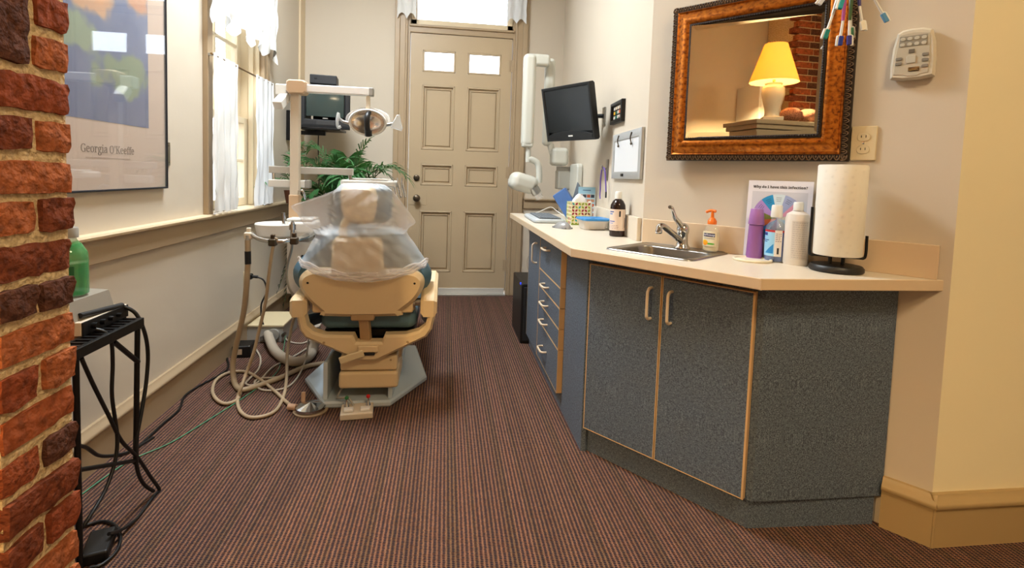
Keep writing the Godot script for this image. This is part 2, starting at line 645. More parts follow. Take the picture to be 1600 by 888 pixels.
func room() -> void:
	var k := Mk.new()
	struct("floor", k.box(Vector3(0.25, -0.05, -1.2), Vector3(5.5, 0.1, 7.0)), M.carpet)
	struct("ceiling", Mk.new().box(Vector3(0.25, 3.05, -1.2), Vector3(5.5, 0.1, 7.0)), M.ceiling)
	# left wall, with the window opening
	k = Mk.new()
	var wz0 := -3.45
	var wz1 := -2.74
	k.box(Vector3(-1.28, 1.5, (-4.63 + wz0) / 2), Vector3(0.2, 3, 4.63 + wz0))
	k.box(Vector3(-1.28, 1.5, (wz1 - 0.98) / 2), Vector3(0.2, 3, -0.98 - wz1))
	k.box(Vector3(-1.28, 0.4, (wz0 + wz1) / 2), Vector3(0.2, 0.8, wz1 - wz0))
	k.box(Vector3(-1.28, 2.65, (wz0 + wz1) / 2), Vector3(0.2, 0.7, wz1 - wz0))
	struct("wall_left", k, M.wall)
	# far wall, with the doorway and the transom
	k = Mk.new()
	k.box(Vector3(-0.83, 1.5, -4.53), Vector3(0.97, 3, 0.2))
	k.box(Vector3(1.0, 1.5, -4.53), Vector3(0.88, 3, 0.2))
	k.box(Vector3(0.1075, 2.875, -4.53), Vector3(0.91, 0.25, 0.2))
	struct("wall_far", k, M.wall)
	struct("trim_1", Mk.new().box(Vector3(-1.19, 1.5, -4.37), Vector3(0.05, 3, 0.14), 0.004), M.trim_light)   # boxed pipe in the far corner
	# right side
	var e := CORNER + RW_U * 2.5
	var f := e - RW_N * 0.15
	var h := CORNER - RW_N * 0.15
	struct("wall_right", Mk.new().slab([Vector2(CORNER.x, CORNER.z), Vector2(e.x, e.z), Vector2(f.x, f.z), Vector2(h.x, h.z)], 0, 3), M.wall)
	var c1 := CORNER + ANG_U
	var c2 := c1 - ANG_N * 0.2
	var c3 := CORNER - ANG_N * 0.2
	struct("wall_angled", Mk.new().slab([Vector2(CORNER.x, CORNER.z), Vector2(c1.x, c1.z), Vector2(c2.x, c2.z), Vector2(c3.x, c3.z)], 0, 3), M.wall)
	struct("wall_front_right", Mk.new().box(Vector3((c1.x + 2.9) / 2, 1.5, c1.z - 0.06), Vector3(2.9 - c1.x, 3, 0.12)), M.wall_gold)
	struct("wall_side_right", Mk.new().box(Vector3(2.9, 1.5, 0.4), Vector3(0.2, 3, 3.6)), M.wall_gold)
	struct("wall_back", Mk.new().box(Vector3(0.25, 1.5, 2.2), Vector3(5.5, 3, 0.2)), M.wall)
	struct("wall_side_left", Mk.new().box(Vector3(-2.4, 1.5, 0.55), Vector3(0.2, 3, 3.5)), M.wall)
	# baseboards: board and moulded cap
	var prof := PackedVector2Array([Vector2(0, 0), Vector2(0.02, 0), Vector2(0.02, 0.118), Vector2(0.028, 0.122), Vector2(0.031, 0.13), Vector2(0.028, 0.138), Vector2(0.018, 0.144), Vector2(0.012, 0.158), Vector2(0, 0.158)])
	struct("baseboard_left", Mk.new().at(Vector3(-1.18, 0, 0)).prism(prof, -4.43, -1.18), M.trim)
	struct("baseboard_front_right", Mk.new().at(Vector3(c1.x - 0.012, 0, c1.z), Basis(Vector3.UP, -PI / 2)).prism(prof, -1.35, 0.0), M.trim_gold)
	struct("baseboard_angled", Mk.new().at(c1 + ANG_U * 0.012, Basis(Vector3.UP, ANG_TURN - PI / 2)).prism(prof, -0.001, 0.13), M.trim_gold)
	struct("baseboard_far", Mk.new().box(Vector3(-0.82, 0.07, -4.42), Vector3(0.74, 0.14, 0.02), 0.004), M.trim)
	# chair rail of the left wall: board, with a lighter ledge that is also the window stool
	struct("trim_2", Mk.new().box(Vector3(-1.17, 0.748, -2.8), Vector3(0.022, 0.082, 3.26), 0.003), M.trim)
	var ledge := PackedVector2Array([Vector2(0, 0.788), Vector2(0.03, 0.788), Vector2(0.042, 0.795), Vector2(0.044, 0.803), Vector2(0.04, 0.81), Vector2(0, 0.81)])
	struct("trim_3", Mk.new().at(Vector3(-1.18, 0, 0)).prism(ledge, -4.43, -1.18), M.trim_light)
	k = Mk.new()
	k.box(Vector3(0.83, 0.81, -4.42), Vector3(0.31, 0.075, 0.022), 0.003)
	k.box(Vector3(0.83, 0.852, -4.41), Vector3(0.31, 0.014, 0.045), 0.004)
	struct("trim_4", k, M.trim)
	# the yard outside the windows
	struct("ground", Mk.new().box(Vector3(-6, -0.65, -7), Vector3(16, 0.1, 16)), mat(Color(0.7, 0.7, 0.67), 0.9))

func rough_brick(s: Vector3, sd: int) -> Mk:
	# a worn brick: rounded box whose faces are grids, pushed about by noise
	var n := noise(26.0, 3, sd)
	var m := Mk.new()
	var h := s / 2
	var r := 0.006
	var cnt := [maxi(3, int(s.x / 0.022)), maxi(4, int(s.y / 0.013)), maxi(3, int(s.z / 0.018))]
	var off := Vector3(sd * 3.7, sd * 1.3, sd * 7.1)
	for k in 3:
		var i1 := (k + 1) % 3
		var i2 := (k + 2) % 3
		for g: float in [-1.0, 1.0]:
			var P := []
			for a in int(cnt[i1]) + 1:
				var row := []
				for b in int(cnt[i2]) + 1:
					var p := Vector3.ZERO
					p[k] = g * h[k]
					p[i1] = lerpf(-h[i1], h[i1], float(a) / cnt[i1])
					p[i2] = lerpf(-h[i2], h[i2], float(b) / cnt[i2])
					var q := p.clamp(-(h - Vector3.ONE * r), h - Vector3.ONE * r)
					var d := (p - q).normalized()
					p = q + d * r
					var w := n.get_noise_3dv((p + off) * 1.0)
					p += d * w * 0.0065 + Vector3(n.get_noise_3dv(p + off * 2), n.get_noise_3dv(p - off), 0) * 0.003
					row.append(p)
				P.append(row)
			m.grid(P, false, false, g < 0)
	return m

func brick_pier() -> void:
	# end of a brick cross wall: one brick thick, one course stretcher, the next two headers
	var zf := -1.176
	var zn := -0.99
	var face := -0.77
	var pier := struct("wall_pier", Mk.new().box(Vector3((-2.4 + face - 0.009) / 2, 1.5, (zf + zn) / 2), Vector3(2.4 + face - 0.009, 3.0, 0.176)), M.mortar)
	var sizes := {"s": Vector3(0.1, 0.064, 0.184), "h": Vector3(0.2, 0.064, 0.087), "f": Vector3(0.2, 0.066, 0.05)}
	var kinds := {}
	for key: String in ["s", "h"]:
		kinds[key] = []
		for v in 5:
			kinds[key].append(rough_brick(sizes[key] * Vector3(1, rng.randf_range(0.94, 1.04), rng.randf_range(0.97, 1.01)), 3 + v * 2 + (11 if key == "h" else 0)).mesh())
	var dark := rough_brick(Vector3(0.1, 0.145, 0.085), 77).mesh()
	rng.seed = 5
	for c in range(-13, 26):
		var y := 1.02 + c * 0.079
		if y < 0.0 or y > 2.98:
			continue
		var list := []
		if c % 2 == 0:
			list.append(["s", (zf + zn) / 2])
		else:
			list.append(["h", zf + 0.0435])
			list.append(["h", zn - 0.0435])
		if c == 3:
			list = [["h", zf + 0.0435]]
		if c == 4:
			list = [["h", zf + 0.0435]]
		for l in list:
			var sz: Vector3 = sizes[l[0]]
			var o := obj("brick", kinds[l[0]][rng.randi() % 5], M.bricks[[0, 1, 2, 3, 0, 5, 2, 4, 1][rng.randi() % 9]], pier)
			o.position = Vector3(face - sz.x / 2 + rng.randf_range(-0.004, 0.004), y + rng.randf_range(-0.003, 0.003), l[1] + rng.randf_range(-0.003, 0.003))
			o.rotation = Vector3(rng.randf_range(-0.02, 0.02), rng.randf_range(-0.02, 0.02), PI * (rng.randi() % 2))
		if c == 3:
			var o := obj("brick", dark, M.bricks[4], pier)
			o.position = Vector3(face - 0.05, y + 0.04, zn - 0.042)
	# the rest of the wall's two broad faces, joined
	var far := Mk.new()
	for c in range(-13, 26):
		var y := 1.02 + c * 0.079
		if y < 0.0 or y > 2.98:
			continue
		var x0 := face - (0.11 if c % 2 == 0 else 0.212)
		while x0 > -2.3:
			var l := minf(0.198, x0 + 2.31)
			far.box(Vector3(x0 - l / 2, y, zn - 0.045), Vector3(l, 0.066, 0.1), 0.006, 1)
			if x0 > -1.2:
				far.box(Vector3(x0 - minf(l, x0 + 1.19) / 2, y, zf + 0.045), Vector3(minf(l, x0 + 1.19), 0.066, 0.1), 0.006, 1)
			x0 -= l + 0.012
	var rest := obj("bricks_of_the_broad_faces", far, M.bricks[1], pier)
	rest.set_meta("kind", "stuff")

func cloth(m: Mk, axis: Vector3, out: Vector3, o: Vector3, w: float, y0: float, y1: float, folds: float, amp: float, scallop := 0.0, ns := 5.0, sd := 1) -> Mk:
	# hanging cloth: o is its top left corner, axis runs along the rod, out into the room
	var n := noise(2.2, 2, sd)
	var P := []
	var nu := int(folds * 8) + 2
	for i in nu + 1:
		var u := float(i) / nu
		var row := []
		var low := y0 + (scallop * absf(sin(PI * ns * u)) if scallop > 0.0 else 0.0)
		for j in 17:
			var v := float(j) / 16
			var f := amp * (0.35 + 0.65 * v) * (sin(TAU * folds * u + 0.8 * n.get_noise_2d(u * 3, v)) + 0.8 * n.get_noise_2d(u * 4 + 9, v * 1.2))
			row.append(o + axis * w * (u + 0.02 * n.get_noise_2d(u * 5, v * 3)) + out * f + Vector3.UP * (lerpf(y1, low, v) - o.y))
		P.append(row)
	return m.grid(P)

func window() -> void:
	var z0 := -3.45
	var z1 := -2.74
	var zc := (z0 + z1) / 2
	var w := thing("window_1", "", "")
	w.remove_meta("label")
	w.remove_meta("category")
	w.set_meta("kind", "structure")
	w.position = Vector3(-1.18, 0.81, zc)
	var h := (z1 - z0) / 2
	var k := Mk.new()
	# casing on the wall, jambs lining the opening
	k.box(Vector3(0.012, 0.75, -h - 0.09), Vector3(0.026, 1.5, 0.05), 0.004)
	k.box(Vector3(0.009, 0.75, -h - 0.045), Vector3(0.02, 1.5, 0.08), 0.003)
	k.box(Vector3(0.014, 0.75, -h - 0.006), Vector3(0.03, 1.5, 0.014), 0.004)
	k.box(Vector3(0.012, 0.75, h + 0.03), Vector3(0.026, 1.5, 0.055), 0.004)
	k.box(Vector3(0.012, 1.5, 0), Vector3(0.026, 0.11, 2 * h + 0.24), 0.004)
	obj("casing", k, M.trim, w)
	k = Mk.new()
	k.box(Vector3(-0.1, 0.72, -h + 0.006), Vector3(0.2, 1.45, 0.012))
	k.box(Vector3(-0.1, 0.72, h - 0.006), Vector3(0.2, 1.45, 0.012))
	k.box(Vector3(-0.1, 1.438, 0), Vector3(0.2, 0.012, 2 * h))
	k.box(Vector3(-0.045, 0.72, -h + 0.018), Vector3(0.03, 1.43, 0.014), 0.003)
	k.box(Vector3(-0.1, -0.004, 0), Vector3(0.2, 0.012, 2 * h))
	obj("jamb", k, M.sash, w)
	# two sashes, each with stiles, rails, muntins and panes
	var sash := func(called: String, x: float, ya: float, yb: float, rows: int) -> void:
		var s := Mk.new()
		var q := h - 0.014
		for g in [-1, 1]:
			s.box(Vector3(x, (ya + yb) / 2, g * (q - 0.026)), Vector3(0.035, yb - ya, 0.052), 0.004)
		s.box(Vector3(x, ya + 0.025, 0), Vector3(0.035, 0.05, 2 * q - 0.1), 0.004)
		s.box(Vector3(x, yb - 0.019, 0), Vector3(0.035, 0.038, 2 * q - 0.1), 0.004)
		var fr := obj(called, s, M.sash, w)
		var g0 := ya + 0.05
		var g1 := yb - 0.038
		var mt := Mk.new()
		mt.box(Vector3(x, (g0 + g1) / 2, 0), Vector3(0.022, g1 - g0, 0.018), 0.004)
		for r in range(1, rows):
			mt.box(Vector3(x, lerpf(g0, g1, float(r) / rows), 0), Vector3(0.022, 0.018, 2 * q - 0.1), 0.004)
		obj("muntin", mt, M.sash, fr)
		for r in rows:
			for c in 2:
				obj("pane", Mk.new().box(Vector3(x, lerpf(g0, g1, (r + 0.5) / rows), (c - 0.5) * (q - 0.05)), Vector3(0.004, (g1 - g0) / rows - 0.01, q - 0.06)), M.pane, fr)
	sash.call("lower_sash", -0.085, 0.004, 0.545, 2)
	sash.call("upper_sash", -0.125, 0.51, 1.43, 4)
	# rod and curtains
	var rod := thing("curtain_rod", "thin brass cafe rod across the middle of the left window", "curtain rod", Vector3(-1.135, 1.59, -3.1))
	obj("rod", Mk.new().rod(Vector3(0, 0, -0.45), Vector3(0, 0, 0.43), 0.005), mat(Color(0.55, 0.43, 0.27), 0.3, 0.8), rod)
	for g in [-0.43, 0.41]:
		obj("bracket", Mk.new().box(Vector3(-0.018, 0, g), Vector3(0.045, 0.014, 0.012), 0.003), M.steel, rod)
	var ax := Vector3(0, 0, -1)
	var ox := Vector3(1, 0, 0)
	var cu := obj("cafe_curtain", cloth(Mk.new(), ax, ox, Vector3(-1.128, 1.60, -2.68), 0.29, 0.815, 1.60, 4.0, 0.014, 0.012, 8, 3), M.lace)
	tag(cu, "lace cafe curtain with flower medallions covering the near half of the window", "curtain")
	cu = obj("cafe_curtain", cloth(Mk.new(), ax, ox, Vector3(-1.128, 1.60, -3.24), 0.31, 0.815, 1.60, 4.0, 0.014, 0.012, 8, 4), M.sheer)
	tag(cu, "plain white cafe curtain panel at the far end of the window rod", "curtain")
	cu = obj("valance", cloth(Mk.new(), ax, ox, Vector3(-1.125, 2.24, -2.66), 0.96, 1.73, 2.24, 8.0, 0.018, 0.075, 4, 5), M.lace)
	tag(cu, "white lace valance with a scalloped hem across the top of the left window", "curtain")

func far_door() -> void:
	var z := -4.455
	var cx := 0.1075
	# casing, head and threshold of the doorway
	var k := Mk.new()
	for s in [-1, 1]:
		k.box(Vector3(cx + s * 0.535, 1.5, -4.415), Vector3(0.042, 3, 0.04), 0.006)
		k.box(Vector3(cx + s * 0.492, 1.5, -4.42), Vector3(0.05, 3, 0.03), 0.006)
		k.box(Vector3(cx + s * 0.460, 1.5, -4.416), Vector3(0.018, 3, 0.034), 0.006)
		k.box(Vector3(cx + s * 0.443, 1.5, -4.48), Vector3(0.024, 3, 0.12), 0.003)
	k.box(Vector3(cx, 2.252, -4.46), Vector3(0.88, 0.066, 0.08), 0.006)
	k.box(Vector3(cx, 2.275, -4.43), Vector3(0.88, 0.02, 0.05), 0.006)
	k.box(Vector3(cx, 2.73, -4.47), Vector3(0.88, 0.06, 0.1), 0.004)
	struct("trim_5", k, M.trim)
	struct("trim_6", Mk.new().box(Vector3(cx, 0.006, -4.44), Vector3(0.86, 0.014, 0.1), 0.003), mat(Color(0.74, 0.73, 0.70), 0.35, 0.6))
	# door: stiles and rails, panels, two panes
	var d := struct("door_1", null, M.door)
	d.position = Vector3(cx, 0.0, z)
	k = Mk.new()
	var L := -0.427
	var R := 0.427
	var cols := [[-0.3255, -0.0515], [0.0515, 0.3355]]
	var rows := [[0.198, 0.73], [0.947, 1.13], [1.25, 1.794], [1.902, 2.082]]
	for v in [[L, cols[0][0]], [cols[0][1], cols[1][0]], [cols[1][1], R]]:
		k.box(Vector3((v[0] + v[1]) / 2, 1.128, 0), Vector3(v[1] - v[0], 2.176, 0.045))
	var ys := [0.04, 0.198, 0.73, 0.947, 1.13, 1.25, 1.794, 1.902, 2.082, 2.216]
	for c in cols:
		for i in range(0, 10, 2):
			k.box(Vector3((c[0] + c[1]) / 2, (ys[i] + ys[i + 1]) / 2, 0), Vector3(c[1] - c[0], ys[i + 1] - ys[i], 0.045))
	d.mesh = k.mesh()
	for c in cols:
		for r in 4:
			var w: float = c[1] - c[0]
			var h: float = rows[r][1] - rows[r][0]
			var mid := Vector3((c[0] + c[1]) / 2, (rows[r][0] + rows[r][1]) / 2, 0)
			var rim := Mk.new()
			for s in [-1, 1]:
				rim.box(mid + Vector3(s * (w / 2 - 0.008), 0, 0.016), Vector3(0.016, h, 0.018), 0.006)
				rim.box(mid + Vector3(0, s * (h / 2 - 0.008), 0.016), Vector3(w, 0.016, 0.018), 0.006)
			obj("moulding", rim, M.door, d)
			if r < 3:
				obj("panel", Mk.new().at(mid).prism(rrect(w - 0.05, h - 0.05, 0.002, 1), -0.012, 0.014, 0.012).box(Vector3.ZERO, Vector3(w, h, 0.012)), M.door, d)
			else:
				obj("pane", Mk.new().box(mid, Vector3(w - 0.01, h - 0.01, 0.006)), M.pane, d)
	obj("sweep", Mk.new().box(Vector3(0.0, 0.037, 0.026), Vector3(0.84, 0.048, 0.008), 0.002), mat(Color(0.84, 0.83, 0.80), 0.4, 0.3), d)
	obj("lock_plate", Mk.new().box(Vector3(-0.345, 0.845, 0.0235), Vector3(0.155, 0.135, 0.003), 0.001), M.door, d)
	var kn := Mk.new().at(Vector3(-0.352, 0.835, 0.022), Basis(Vector3.RIGHT, PI / 2))
	kn.lathe([Vector2(0, 0), Vector2(0.03, 0), Vector2(0.03, 0.005), Vector2(0.012, 0.009), Vector2(0.011, 0.03), Vector2(0.024, 0.038), Vector2(0.029, 0.05), Vector2(0.026, 0.062), Vector2(0.014, 0.068), Vector2(0, 0.069)], 24)
	obj("knob", kn, M.pewter, d)
	kn = Mk.new().at(Vector3(-0.357, 1.008, 0.022), Basis(Vector3.RIGHT, PI / 2))
	kn.lathe([Vector2(0, 0), Vector2(0.025, 0), Vector2(0.026, 0.01), Vector2(0.02, 0.016), Vector2(0.012, 0.017), Vector2(0.012, 0.022), Vector2(0, 0.023)], 24)
	obj("deadbolt", kn, M.pewter, d)
	for y in [0.263, 1.078, 1.99]:
		obj("hinge", Mk.new().rod(Vector3(0.43, y - 0.05, 0.028), Vector3(0.43, y + 0.05, 0.028), 0.008).box(Vector3(0.42, y, 0.024), Vector3(0.03, 0.095, 0.004)), M.trim, d)
	# transom window over the door
	var t := struct("window_2", null, M.sash)
	t.position = Vector3(cx, 2.5, -4.47)
	k = Mk.new()
	for s in [-1, 1]:
		k.box(Vector3(s * 0.405, 0, 0), Vector3(0.05, 0.42, 0.04), 0.004)
	k.box(Vector3(0, -0.19, 0), Vector3(0.86, 0.05, 0.04), 0.004)
	k.box(Vector3(0, 0.19, 0), Vector3(0.86, 0.04, 0.04), 0.004)
	t.mesh = k.mesh()
	obj("pane", Mk.new().box(Vector3.ZERO, Vector3(0.77, 0.34, 0.005)), M.pane, t)
	var ca := obj("transom_curtain", cloth(Mk.new(), Vector3.RIGHT, Vector3.BACK, Vector3(-0.43, 2.72, -4.375), 0.155, 2.31, 2.72, 2.0, 0.010, 0.05, 2, 8), M.lace)
	tag(ca, "short white lace panel at the left side of the transom above the door", "curtain")
	ca = obj("transom_curtain", cloth(Mk.new(), Vector3.RIGHT, Vector3.BACK, Vector3(0.475, 2.72, -4.375), 0.165, 2.335, 2.72, 2.0, 0.010, 0.04, 2, 9), M.sheer)
	tag(ca, "short white sheer panel at the right side of the transom above the door", "curtain")

# ---------------------------------------------------------------- cabinets and counter
func pull(parent: Node, called: String, p: Vector3, along: Vector3, out: Vector3, l := 0.096) -> void:
	# bent wire pull, seen as a flat U
	var a := p - along * l / 2
	var b := p + along * l / 2
	obj(called, Mk.new().tube([a, a + out * 0.016, a + out * 0.026 + along * 0.008, a + out * 0.029 + along * 0.02, b + out * 0.029 - along * 0.02, b + out * 0.026 - along * 0.008, b + out * 0.016, b], 0.0052, 8), M.handle, parent)

func cabinets() -> void:
	# --- drawer unit under wall_right
	var t := thing("drawer_cabinet", "blue grey laminate cabinet with a stack of five drawers beside a narrow door", "cabinet", Vector3(0.54, 0, -2.6))
	var k := Mk.new()
	k.slab([Vector2(0.0, -0.50), Vector2(0.0, 0.74), Vector2(0.017, 0.745), Vector2(0.255, 0.57), Vector2(0.29, 0.3), Vector2(0.29, -0.50)], 0.0, 0.757)
	obj("body", k, M.laminate, t)
	var tops := [0.742, 0.557, 0.465, 0.371, 0.277, 0.078]
	for i in 5:
		var y0: float = tops[i + 1] + 0.004
		var y1: float = tops[i] - 0.002
		var d := obj("drawer", Mk.new().box(Vector3(-0.0125, (y0 + y1) / 2, 0.145), Vector3(0.024, y1 - y0, 0.504), 0.0015, 1), M.laminate, t)
		var e := Mk.new()
		e.box(Vector3(-0.0125, (y0 + y1) / 2, 0.3985), Vector3(0.0245, y1 - y0 + 0.002, 0.003))
		e.box(Vector3(-0.0125, y0 - 0.0005, 0.145), Vector3(0.0245, 0.003, 0.507))
		e.box(Vector3(-0.0125, y1 + 0.0005, 0.145), Vector3(0.0245, 0.003, 0.507))
		e.box(Vector3(-0.0125, (y0 + y1) / 2, -0.1085), Vector3(0.0245, y1 - y0 + 0.002, 0.003))
		obj("edge_band", e, M.edge, d)
		pull(d, "handle", Vector3(-0.024, y1 - 0.05 if i < 4 else y1 - 0.095, 0.10), Vector3(0, 0, 1), Vector3(-1, 0, 0), 0.10)
	var dr := obj("door", Mk.new().box(Vector3(-0.0125, 0.41, -0.299), Vector3(0.024, 0.664, 0.36), 0.0015, 1), M.laminate, t)
	var e := Mk.new()
	e.box(Vector3(-0.0125, 0.41, -0.117), Vector3(0.0245, 0.664, 0.003))
	obj("edge_band", e, M.edge, dr)
	obj("edge_band", Mk.new().box(Vector3(-0.0125, 0.41, -0.4805), Vector3(0.0245, 0.664, 0.003)), M.edge, dr)
	pull(dr, "handle", Vector3(-0.024, 0.625, -0.2), Vector3.UP, Vector3(-1, 0, 0), 0.11)
	# --- sink base on the angle; local x along the wall, z out of it
	t = thing("sink_cabinet", "blue grey laminate sink cabinet set at an angle with two doors", "cabinet", CORNER + ANG_U * 0.295 + ANG_N * 0.17, ANG_TURN)
	k = Mk.new()
	# plan corners in the local frame
	var body: Array = [Vector2(-0.293, 0.176), Vector2(0.318, 0.176), Vector2(0.588, -0.162), Vector2(-0.18, -0.162)]
	k.slab(body, 0.095, 0.64)
	k.slab([Vector2(-0.293, 0.176), Vector2(0.318, 0.176), Vector2(0.302, 0.162), Vector2(-0.29, 0.162)], 0.64, 0.757)
	k.slab([Vector2(0.318, 0.176), Vector2(0.588, -0.162), Vector2(0.568, -0.162), Vector2(0.302, 0.160)], 0.64, 0.757)
	k.slab([Vector2(-0.293, 0.176), Vector2(-0.18, -0.162), Vector2(-0.165, -0.162), Vector2(-0.278, 0.162)], 0.64, 0.757)
	obj("body", k, M.laminate, t)
	k = Mk.new().slab([Vector2(-0.293, 0.166), Vector2(0.304, 0.166), Vector2(0.57, -0.150), Vector2(-0.18, -0.150)], 0.0, 0.096)
	obj("toe_kick", k, M.laminate, t)
	for s in [-1, 1]:
		var c: float = s * 0.1485
		var d := obj("door", Mk.new().box(Vector3(c, 0.4165, 0.187), Vector3(0.289, 0.628, 0.018), 0.0015, 1), M.laminate, t)
		var b := Mk.new()
		for g in [-1, 1]:
			b.box(Vector3(c + g * 0.1455, 0.4165, 0.187), Vector3(0.003 if not (s == 1 and g == 1) else 0.006, 0.634, 0.0186))
			b.box(Vector3(c, 0.4165 + g * 0.315, 0.187), Vector3(0.291, 0.003, 0.0186))
		obj("edge_band", b, M.edge, d)
		pull(d, "handle", Vector3(s * 0.037, 0.635, 0.196), Vector3.UP, Vector3(0, 0, 1), 0.105)
	# --- worktop: pieces around the sink cut-out, with a rolled front edge
	var P0 := Vector2(0.455, -3.56)
	var P2 := Vector2(0.47, -1.845)
	var P1 := Vector2(0.871, -1.30)
	var c1 := CORNER + ANG_U * 0.972
	var far := CORNER + RW_U * 1.49
	var plan := PackedVector2Array([P0, P2, P1, Vector2(c1.x, -1.30), Vector2(CORNER.x, CORNER.z), Vector2(far.x, far.z)])
	t = thing("countertop", "cream laminate worktop running along the right side and across the angled corner", "countertop", Vector3(0.6, 0.758, -2.2))
	k = Mk.new()
	k.x.origin = -t.position
	var to_world := func(s: float, d: float) -> Vector2:
		var q := CORNER + ANG_U * s + ANG_N * d
		return Vector2(q.x, q.z)
	# strips of the angled frame: left of the sink, right of it, before and behind it
	for r in [[-3, 0.052, -3, 4], [0.362, 4, -3, 4], [0.052, 0.362, 0.322, 4], [0.052, 0.362, -3, 0.036]]:
		var cut := PackedVector2Array([to_world.call(r[0], r[2]), to_world.call(r[1], r[2]), to_world.call(r[1], r[3]), to_world.call(r[0], r[3])])
		for piece: PackedVector2Array in Geometry2D.intersect_polygons(plan, cut):
			k.slab(Array(piece), 0.758, 0.79)
	obj("top", k, M.counter, t)
	k = Mk.new()
	k.x.origin = -t.position
	var nose := [P0, P2, P1, Vector2(c1.x + 0.012, -1.30)]
	for i in 3:
		var a := Vector3(nose[i].x, 0.7735, nose[i].y)
		var b := Vector3(nose[i + 1].x, 0.7735, nose[i + 1].y)
		k.bar(a, b, 0.006, 0.033, 0.0028)
	for i in [1, 2]:
		k.rod(Vector3(nose[i].x, 0.7572, nose[i].y), Vector3(nose[i].x, 0.7898, nose[i].y), 0.0031, 12)
	k.bar(Vector3(P0.x, 0.7735, P0.y), Vector3(far.x, 0.7735, far.z), 0.006, 0.033, 0.0028)
	obj("front_edge", k, M.counter_shaded, t)  # front face shade is painted in by the darker, tanner laminate
	# --- splash: two boards and their end
	t = thing("backsplash", "low cream laminate splash board along the wall behind the sink", "backsplash", on_angle(0.49, TOP, 0.01), ANG_TURN)
	obj("board", Mk.new().box(Vector3(0, 0.05, 0), Vector3(0.96, 0.1, 0.018), 0.002), M.counter_shaded, t)
	t = thing("backsplash", "low cream laminate splash board behind the keyboard and brown bottle", "backsplash", on_right(0.75, TOP, 0.01), RW_TURN)
	obj("board", Mk.new().box(Vector3(0, 0.05, 0), Vector3(1.47, 0.1, 0.018), 0.002), M.counter, t)
	# --- sink
	t = thing("sink", "small square stainless steel bar sink set into the cream worktop", "sink", on_angle(0.207, TOP, 0.1785), ANG_TURN)
	k = Mk.new()
	var ring := func(w: float, h: float, r: float, y: float, cz: float) -> Array:
		var o := []
		for p in rrect(w, h, r, 5):
			o.append(Vector3(p.x, y, p.y + cz))
		return o
	k.grid([ring.call(0.344, 0.318, 0.03, 0.0005, 0.0), ring.call(0.342, 0.316, 0.03, 0.005, 0.0), ring.call(0.332, 0.306, 0.028, 0.006, 0.0), ring.call(0.328, 0.302, 0.028, 0.0035, 0.0), ring.call(0.30, 0.235, 0.05, 0.003, 0.026), ring.call(0.292, 0.227, 0.05, -0.003, 0.026), ring.call(0.280, 0.215, 0.05, -0.10, 0.026), ring.call(0.25, 0.19, 0.05, -0.128, 0.026), ring.call(0.06, 0.05, 0.02, -0.132, 0.026)], false, true, false)
	obj("basin", k, M.steel, t)
	obj("drain", Mk.new().at(Vector3(0, -0.133, 0.026)).lathe([Vector2(0, 0.001), Vector2(0.02, 0.001), Vector2(0.036, 0.004), Vector2(0.042, 0.002), Vector2(0.042, -0.004)], 24), M.chrome, t)
	# --- faucet
	t = thing("faucet", "chrome single lever faucet standing behind the bar sink", "faucet", on_angle(0.21, TOP + 0.0035, 0.062), ANG_TURN)
	k = Mk.new().lathe([Vector2(0.031, 0), Vector2(0.031, 0.004), Vector2(0.024, 0.012), Vector2(0.021, 0.02), Vector2(0.0205, 0.055), Vector2(0.023, 0.060), Vector2(0.024, 0.074), Vector2(0.020, 0.088), Vector2(0.010, 0.096), Vector2(0, 0.098)], 28)
	obj("body", k, M.chrome, t)
	obj("spout", Mk.new().tube([Vector3(0, 0.03, 0.012), Vector3(-0.006, 0.055, 0.06), Vector3(-0.012, 0.083, 0.115), Vector3(-0.015, 0.092, 0.142), Vector3(-0.016, 0.088, 0.156)], 0.0125, 12, true, 0.0105), M.chrome, t)
	obj("aerator", Mk.new().at(Vector3(-0.016, 0.064, 0.158)).lathe([Vector2(0, 0), Vector2(0.0105, 0), Vector2(0.0125, 0.003), Vector2(0.0125, 0.013), Vector2(0.0105, 0.016), Vector2(0.0105, 0.026), Vector2(0.007, 0.031), Vector2(0, 0.031)], 20), M.chrome, t)
	k = Mk.new().tube([Vector3(0, 0.078, 0.004), Vector3(-0.004, 0.10, 0.028), Vector3(-0.008, 0.118, 0.052), Vector3(-0.010, 0.14, 0.066), Vector3(-0.012, 0.158, 0.072)], 0.013, 10, true, 0.0055)
	k.tube([Vector3(-0.012, 0.154, 0.070), Vector3(-0.013, 0.160, 0.080), Vector3(-0.013, 0.160, 0.090)], 0.006, 8, true, 0.007)
	obj("lever", k, M.chrome, t)

# ---------------------------------------------------------------- what stands on the counter
func bottle(t: Node3D, prof: Array, m: Material, sx := 1.0, sz := 1.0) -> void:
	obj("body", Mk.new().lathe(prof, 28, sx, sz), m, t)

func label_wrap(r: float, y0: float, y1: float, a0: float, a1: float, sx := 1.0, sz := 1.0) -> Mk:
	var k := Mk.new()
	var P := []
	for i in 17:
		var a := lerpf(a0, a1, i / 16.0)
		P.append([Vector3(sin(a) * r * sx, y1, cos(a) * r * sz), Vector3(sin(a) * r * sx, y0, cos(a) * r * sz)])
	return k.grid(P)

func lines(w: int, h: int, bg: Color, rects: Array) -> ImageTexture:
	# flat print: rectangles [x, y, w, h, colour] on a ground
	var im := Image.create(w, h, false, Image.FORMAT_RGB8)
	im.fill(bg)
	for r in rects:
		im.fill_rect(Rect2i(r[0], r[1], r[2], r[3]), r[4])
	return ImageTexture.create_from_image(im)

func printed(tex: Texture2D, rough := 0.5) -> StandardMaterial3D:
	var m := mat(Color.WHITE, rough)
	m.albedo_texture = tex
	return m

